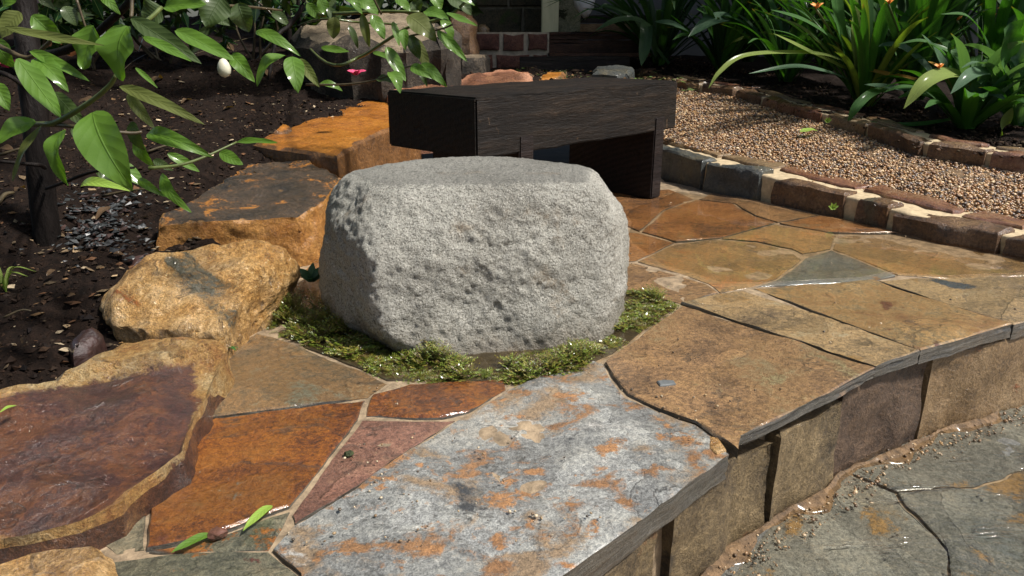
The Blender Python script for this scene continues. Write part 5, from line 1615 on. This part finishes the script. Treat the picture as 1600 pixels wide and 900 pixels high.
# ------------------------------------------------------------------ moss round the boulder
MO = [([(405, 500), (440, 470), (480, 455), (510, 470), (560, 515), (610, 540), (590, 556), (545, 560), (500, 545), (450, 525)], 4200, .032),
      ([(556, 560), (590, 545), (650, 552), (735, 562), (768, 584), (720, 596), (640, 590), (585, 580)], 2300, .024),
      ([(722, 580), (765, 560), (850, 548), (915, 535), (940, 548), (930, 572), (880, 584), (825, 598), (770, 592)], 2700, .026),
      ([(925, 535), (960, 500), (975, 455), (1010, 455), (1056, 472), (1045, 490), (1000, 512), (955, 545)], 2200, .020)]
SV, SF, SC = [], [], []
nb = 0
rg = np.random.default_rng(77)
for px, n, hgt in MO:
    pw = np.array([un(*p)[:2] for p in px])
    lo, hi = pw.min(0), pw.max(0)
    q = rg.uniform(lo, hi, (n * 4, 2))
    q = q[inpoly(q, pw)]
    dens = fbm(np.c_[q * 22, np.zeros(len(q))], 3, 14)
    q = q[dens + .5 * fbm(np.c_[q * 8, np.zeros(len(q))], 2, 33) > -.15 + .5 * (rg.random(len(q)) - .5)][:n]
    ed = np.minimum(1, segdist(q, pw) / .03)
    hh_ = hgt * (.3 + .9 * ed) * (.75 + .9 * fbm(np.c_[q * 18, np.zeros(len(q))], 2, 4))
    for (x, y), h in zip(q, hh_):
        h = max(.006, h)
        a = rg.uniform(0, 2 * math.pi)
        ln = rg.uniform(.5, 1.6)
        d = np.array((math.cos(a), math.sin(a), 0))
        p0 = np.array((x, y, -.006 + h * rg.uniform(0, .55)))
        nseg = 5
        col = np.array((.085, .115, .012)) * rg.uniform(.6, 1.5) if rg.random() < .62 else np.array((.15, .135, .02)) * rg.uniform(.6, 1.3)
        if rg.random() < .2: col = np.array((.085, .055, .02)) * rg.uniform(.6, 1.2)
        sd = np.array((-d[1], d[0], 0))
        for k in range(nseg):
            t = (k + .5) / nseg
            c = p0 + d * .018 * ln * t + np.array((0, 0, h * .8 * t - .006 * t * t))
            for sgn in (-1, 1):
                l = .0060 * (1 - .5 * t) * rg.uniform(.7, 1.3)
                e = c + sd * sgn * l + d * l * .8 + np.array((0, 0, rg.uniform(.0, .004)))
                w = d * .0014
                SV += [c - w, c + w, e]
                SF.append((nb, nb + 1, nb + 2))
                cc = col * (.75 + .6 * t)
                SC += [cc, cc, cc * 1.25]
                nb += 3
kind(tag(mesh('moss', np.array(SV), np.array(SF), M['moss'], None, False, None, (-.1, 1.6, 0), cols=np.array(SC)),
         'wet yellow-green moss growing round the foot of the boulder', 'moss'), 'stuff')
n = 900
px = [(410, 500), (480, 455), (560, 515), (640, 548), (740, 572), (900, 540), (960, 500), (985, 452), (1056, 472), (1000, 515), (930, 572), (825, 598), (640, 592), (500, 548)]
pw = np.array([un(*p)[:2] for p in px])
q = rg.uniform(pw.min(0), pw.max(0), (n * 3, 2))
q = q[inpoly(q, pw)][:n]
kind(tag(scatter('moss_grit', np.c_[q, np.full(len(q), -.008)], .003 + .006 * rg.random(len(q)), pal([(.05, .05, .02), (.07, .05, .03), (.04, .045, .015)], len(q)), M['clods'], (.5, 1)),
         'dark grit between the moss tufts in the shallow water', 'grit'), 'stuff')

# sandy grit washed over the paving
n = 1500
gpx = np.c_[rg.uniform(200, 1600, n), 300 + 560 * rg.random(n) ** .9]
gw = np.array([un(*q_) for q_ in gpx])
ok = inpoly(gw[:, :2], np.array([a[:2] for a in poly]))
gw = gw[ok]
gw = gw[(gw[:, 0] > -.5) & (fbm(gw * 5, 2, 71) > -.1)]
gw[:, 2] = .006
kind(tag(scatter('sand_grit', gw, .0008 + .0026 * rg.random(len(gw)) ** 3, pal([(.34, .24, .13), (.45, .36, .24), (.16, .10, .05), (.08, .06, .04)], len(gw)), M['pebbles'], (.5, .9)),
         'fine sandy grit washed over the wet paving slabs', 'grit'), 'stuff')

n = 900
lx, ly = rg.uniform(-.4, 1.0, n), rg.uniform(3.9, 5.5, n)
kind(tag(scatter('path_litter', np.c_[lx, ly, soil_z(lx, ly) + .012], .006 + .016 * rg.random(n) ** 2, pal([(.09, .05, .022), (.16, .11, .05), (.05, .08, .02), (.07, .10, .025), (.04, .025, .015)], n, .3), M['clods'], (.08, .2), OCT, .3, None, False),
         'brown and green leaf litter on the ground behind the bench', 'litter'), 'stuff')

# ------------------------------------------------------------------ small things lying about
def flat_leaf(label, b, t, wpx, z, mat, name='fallen_leaf', cat='leaf', group='fallen leaves on the stones', lift=.006):
    B, T = un(b[0], b[1], z), un(t[0], t[1], z + lift)
    Y = (B[1] + T[1]) / 2
    o = leaf(B, T, wpx / CF * Y * 1.2, M[mat], None, (.1, -.25, 1), .12, .3, .04, int(b[0]), name)
    return tag(o, label, cat, group)


flat_leaf('lime green fallen leaf on the joint below the orange slab', (425, 790), (380, 827), 16, .006, 'leaf_lime')
flat_leaf('lime green fallen leaf against the purple rock rim', (300, 686), (275, 711), 11, .012, 'leaf_lime')
flat_leaf('mid green fallen leaf lying by the brown bud', (330, 834), (268, 862), 16, .004, 'leaf')
flat_leaf('thin green fallen leaf on the purple rock', (26, 633), (0, 643), 8, .092, 'leaf_lime')
flat_leaf('small green fallen leaf on the soil by the far kerb', (1215, 128), (1186, 132), 14, .29, 'leaf')
flat_leaf('small pale green leaf on the gravel', (1250, 206), (1278, 203), 10, float(gz(*unplane(1265, 204, GP)[:2])) + .012, 'leaf_lime')
flat_leaf('tiny green leaf floating by the right moss', (920, 527), (905, 533), 7, .004, 'leaf')


def chip(label, px, z, mat, name, cat, h=.008, seed=3):
    top = [un(a, b, z + h) for a, b in px]
    o = rock(name, top, z - .003, M[mat], None, seed=seed, rnd=.0015, flare=.001, amp=.001, sp=.006, jit=.001, sharp=30)
    return tag(o, label, cat)


chip('small grey slate chip on the big brown slab', [(1026, 595), (1036, 593), (1052, 594), (1056, 599), (1042, 601), (1031, 602)], .005, 'chip', 'slate_chip', 'chip', .002)
chip('small orange flake on the corner of the grey slab', [(1108, 682), (1122, 684), (1134, 702), (1120, 708), (1110, 700)], -.0025, 'tan_rock', 'stone_flake', 'flake', .003)
def lump(name, label, cat, c, r, mat, seed, sq=(1, 1, .7)):
    V = ICO2[0] * np.array(sq) * r
    V = V * (1 + .30 * fbm(ICO2[0] * 2.6, 3, seed)[:, None])
    return tag(mesh(name, V + np.array(c), [tuple(f) for f in ICO2[1]], M[mat], None, False), label, cat)


M['tuft'] = plain_mat('dark_moss_tuft', (.035, .045, .015), .8, .6, 120, (1.0, .006))
M['brown_bud'] = plain_mat('brown_papery_bud', (.10, .045, .03), .45, .6, 60, (.8, .006), coat=.5)
lump('moss_tuft', 'small dark moss tuft on the pink slab', 'moss', un(545, 709, .003), .008, 'tuft', 3, (1, 1, .6))
lump('fallen_bud', 'wet brown flower bud beside the fallen green leaf', 'bud', un(340, 834, .006), .011, 'brown_bud', 8, (1.2, .9, .75))
# white egg-shaped bud
c0 = at(350, 106, 1.95)
Vb, Fb = ICO2
W = Vb * np.array((.017, .017, .024))
W[:, :2] *= (1 - .18 * Vb[:, 2:3])
tag(mesh('flower_bud', W + c0, [tuple(f) for f in Fb], M['bud'], None, True), 'white egg-shaped flower bud hanging below a leaf over the soil', 'bud')
for px, py, Y, lab in ((557, 118, 3.1, 'pink fallen flower on the soil below the pale boulder'), (14, 106, 2.1, 'pink flower at the left edge beside the black trunk')):
    p = at(px, py, Y)
    f = empty('pink_flower', p)
    tag(f, lab, 'flower', 'pink flowers')
    for k in range(5):
        a = k * 1.257
        leaf(p, p + np.array((math.cos(a) * .04, math.sin(a) * .03, .022)), .03, M['pink'], f, (0, -.4, 1), .2, .4, .05, k, 'petal', nl=5, nw=4)
# clumps of dead leaves, twigs
DL = [(240, 130, 28, 'curled brown leaf on the soil under the big oval leaves'), (300, 165, 22, 'small brown leaf on open soil left of the orange rock'), (420, 120, 26, 'brown leaf on soil right of the white bud'),
      (150, 160, 30, 'brown leaf lying right of the black trunk under the branch'), (265, 95, 30, 'long yellow-brown leaf on soil left of the white bud'), (365, 75, 24, 'brown leaf on soil above the white bud'),
      (40, 300, 26, 'brown leaf left of the foot of the black trunk'), (175, 332, 30, 'large brown leaf beside the grey stone chippings'), (75, 440, 18, 'orange-brown leaf beside the pale grass tuft'), (180, 412, 16, 'tiny orange leaf left of the small purple stone'),
      (350, 175, 18, 'small brown leaf at the back of the orange rock'), (495, 108, 30, 'pale brown folded leaf left of the pink fallen flower'), (600, 100, 22, 'brown leaf against the front of the pale boulder'), (120, 470, 18, 'small brown leaf left of the tan rock'),
      (45, 540, 20, 'brown leaf on soil just behind the big purple rock'), (20, 230, 28, 'brown leaf at the left edge behind the black trunk')]
for i, (a, b, w, lab) in enumerate(DL):
    p = unsoil(a, b)
    ang = RND.uniform(0, 6.28)
    l = w / CF * p[1]
    q = p + np.array((math.cos(ang) * l, math.sin(ang) * l * 1.2, 0))
    q[2] = float(soil_z(q[0], q[1])[0]) + .012
    p[2] += .014
    o = leaf(p, q, l * .45, M['dead_leaf'], None, (RND.uniform(-.4, .4), -.4, .8), .25, .5, .08, i, 'dead_leaf')
    tag(o, lab, 'leaf', 'dead leaves on the soil')
TW = [((0, 242), (75, 236), .006, 'brown twig left of the black trunk'), ((160, 305), (245, 312), .005, 'straight brown twig under the lowest leaves by the trunk'), ((0, 330), (25, 318), .008, 'short thick twig at the left edge level with the trunk foot'),
      ((410, 60), (300, 90), .003, 'long thin twig above the white bud'), ((190, 120), (230, 95), .003, 'thin grey twig beside the big oval leaf'), ((470, 100), (500, 112), .004, 'twig near the foot of the two thin stems'), ((5, 495), (50, 490), .003, 'thin twig at the left edge above the purple rock'), ((230, 245), (300, 238), .006, 'thick twig on soil behind the dark-topped rock')]
for i, (a, b, r, lab) in enumerate(TW):
    A_, B_ = unsoil(*a), unsoil(*b)
    A_[2] += .012; B_[2] += .016
    mid = (A_ + B_) / 2 + np.array((RND.uniform(-.01, .01), RND.uniform(-.02, .02), .008))
    V, F = tube(smooth_path([A_, mid, B_], 4), np.linspace(r, r * .6, 9), 6)
    tag(mesh('twig', V, F, M['twig'], None, True), lab, 'twig', 'twigs on the soil')
# grass tuft at the left and weeds
def tuft(name, label, p, n, L, w, mat, seed, cat='weed'):
    rr = random.Random(seed)
    r = empty(name, p)
    tag(r, label, cat)
    for i in range(n):
        a = rr.uniform(0, 6.28)
        d = np.array((math.cos(a), math.sin(a), 0))
        l = L * rr.uniform(.6, 1.2)
        strap([p, p + d * l * .3 + np.array((0, 0, l * .6)), p + d * l * .8 + np.array((0, 0, l * .5))], w, M[mat], r, face=(-d[0], -d[1], 1), name='blade')
    return r


tuft('grass_tuft', 'small tuft of pale grass on the soil at the left edge', unsoil(8, 450), 7, .09, .006, 'strap_lime', 3, 'grass')
tuft('weed', 'little green weed in the joint beside the tan rock', un(356, 556, 0), 7, .035, .006, 'strap', 4)
wd = un(487, 440, .05)
w_ = empty('weed', wd)
tag(w_, 'small blue-green weed between the boulder and the dark-topped rock', 'weed')
for k in range(9):
    a = k * .8
    leaf(wd, wd + np.array((math.cos(a) * .035, math.sin(a) * .03, .02 + .012 * (k % 3))), .022, M['strap_blue'], w_, (0, -.5, .8), .2, .2, .05, k)
for (a, b, lab) in ((1300, 325, 'small green weed growing on the kerb face'), (1292, 190, 'tiny green seedling at the foot of the far kerb plants')):
    p = un(a, b, .05) if a == 1300 else bedpt(a, b)
    w_ = empty('weed', p)
    tag(w_, lab, 'weed')
    for k in range(6):
        an = k * 1.05
        leaf(p, p + np.array((math.cos(an) * .018, -.012, math.sin(an) * .014 + .01)), .012, M['leaf_lime'], w_, (0, -1, .3), .2, .2, .05, k)

# ------------------------------------------------------------------ trees added round the garden, mostly out of view, to block light
def tree(label, x, y, r, n, seed, size=.16, mat='leaf_dark', cz=3.4, off=(0, 0)):
    t = empty('added_tree', (x, y, .3))
    tag(t, label, 'tree', 'trees added to block light')
    rr = random.Random(seed)
    cx_, cy_ = x + off[0], y + off[1]
    stem(t, 'trunk', [(x, y, .0), (x + off[0] * .2, y + off[1] * .2, cz * .45), (cx_, cy_, cz)], .16, .06, 'bark', 10)
    for k in range(6):
        a = k * 1.05 + rr.uniform(-.3, .3)
        stem(t, 'limb', [(x + off[0] * .3, y + off[1] * .3, cz * .55), (cx_ + math.cos(a) * r[0] * .4, cy_ + math.sin(a) * r[1] * .4, cz * .9), (cx_ + math.cos(a) * r[0] * .8, cy_ + math.sin(a) * r[1] * .8, cz + rr.uniform(-.2, .3))], .06, .015, 'bark', 7)
    crown_mass('crown', t, (cx_, cy_, cz), r, n, size, mat, seed)
    return t


tree('leafy tree added behind the house wall to block sky reflections', 1.5, 8.6, (2.8, 1.2, 1.8), 6500, 51, cz=2.6)  # back and bed-end trees added so wet stone reflects dark foliage, not sky
tree('leafy tree added behind the mossy wall to block sky reflections', -1.6, 8.4, (2.8, 1.2, 1.8), 6500, 52, cz=2.6)
tree('leafy tree added at the right end of the bed to block sky reflections', 5.8, 6.4, (1.8, 1.6, 1.7), 4500, 53, cz=2.4)
tree('leafy tree added at the far left of the bed to block sky reflections', -5.4, 6.0, (1.8, 1.8, 2.6), 5000, 54)
tree('unseen tree added to cast shade over the steps', 5.2, 5.2, (1.6, .85, .6), 3800, 55, .16, cz=3.7, off=(-2.9, .1))  # added: crown sits where its shadow falls on the steps
tree('unseen leafy tree added beyond the left edge to block sky light', -3.4, 1.2, (1.3, 2.2, 1.7), 5200, 56, cz=2.5, off=(-.2, 0))  # this and the next added to cut sky fill from the left
tree('unseen leafy tree added left of the viewer to block sky light', -3.0, -2.2, (1.5, 1.7, 1.7), 4600, 57, cz=2.6)
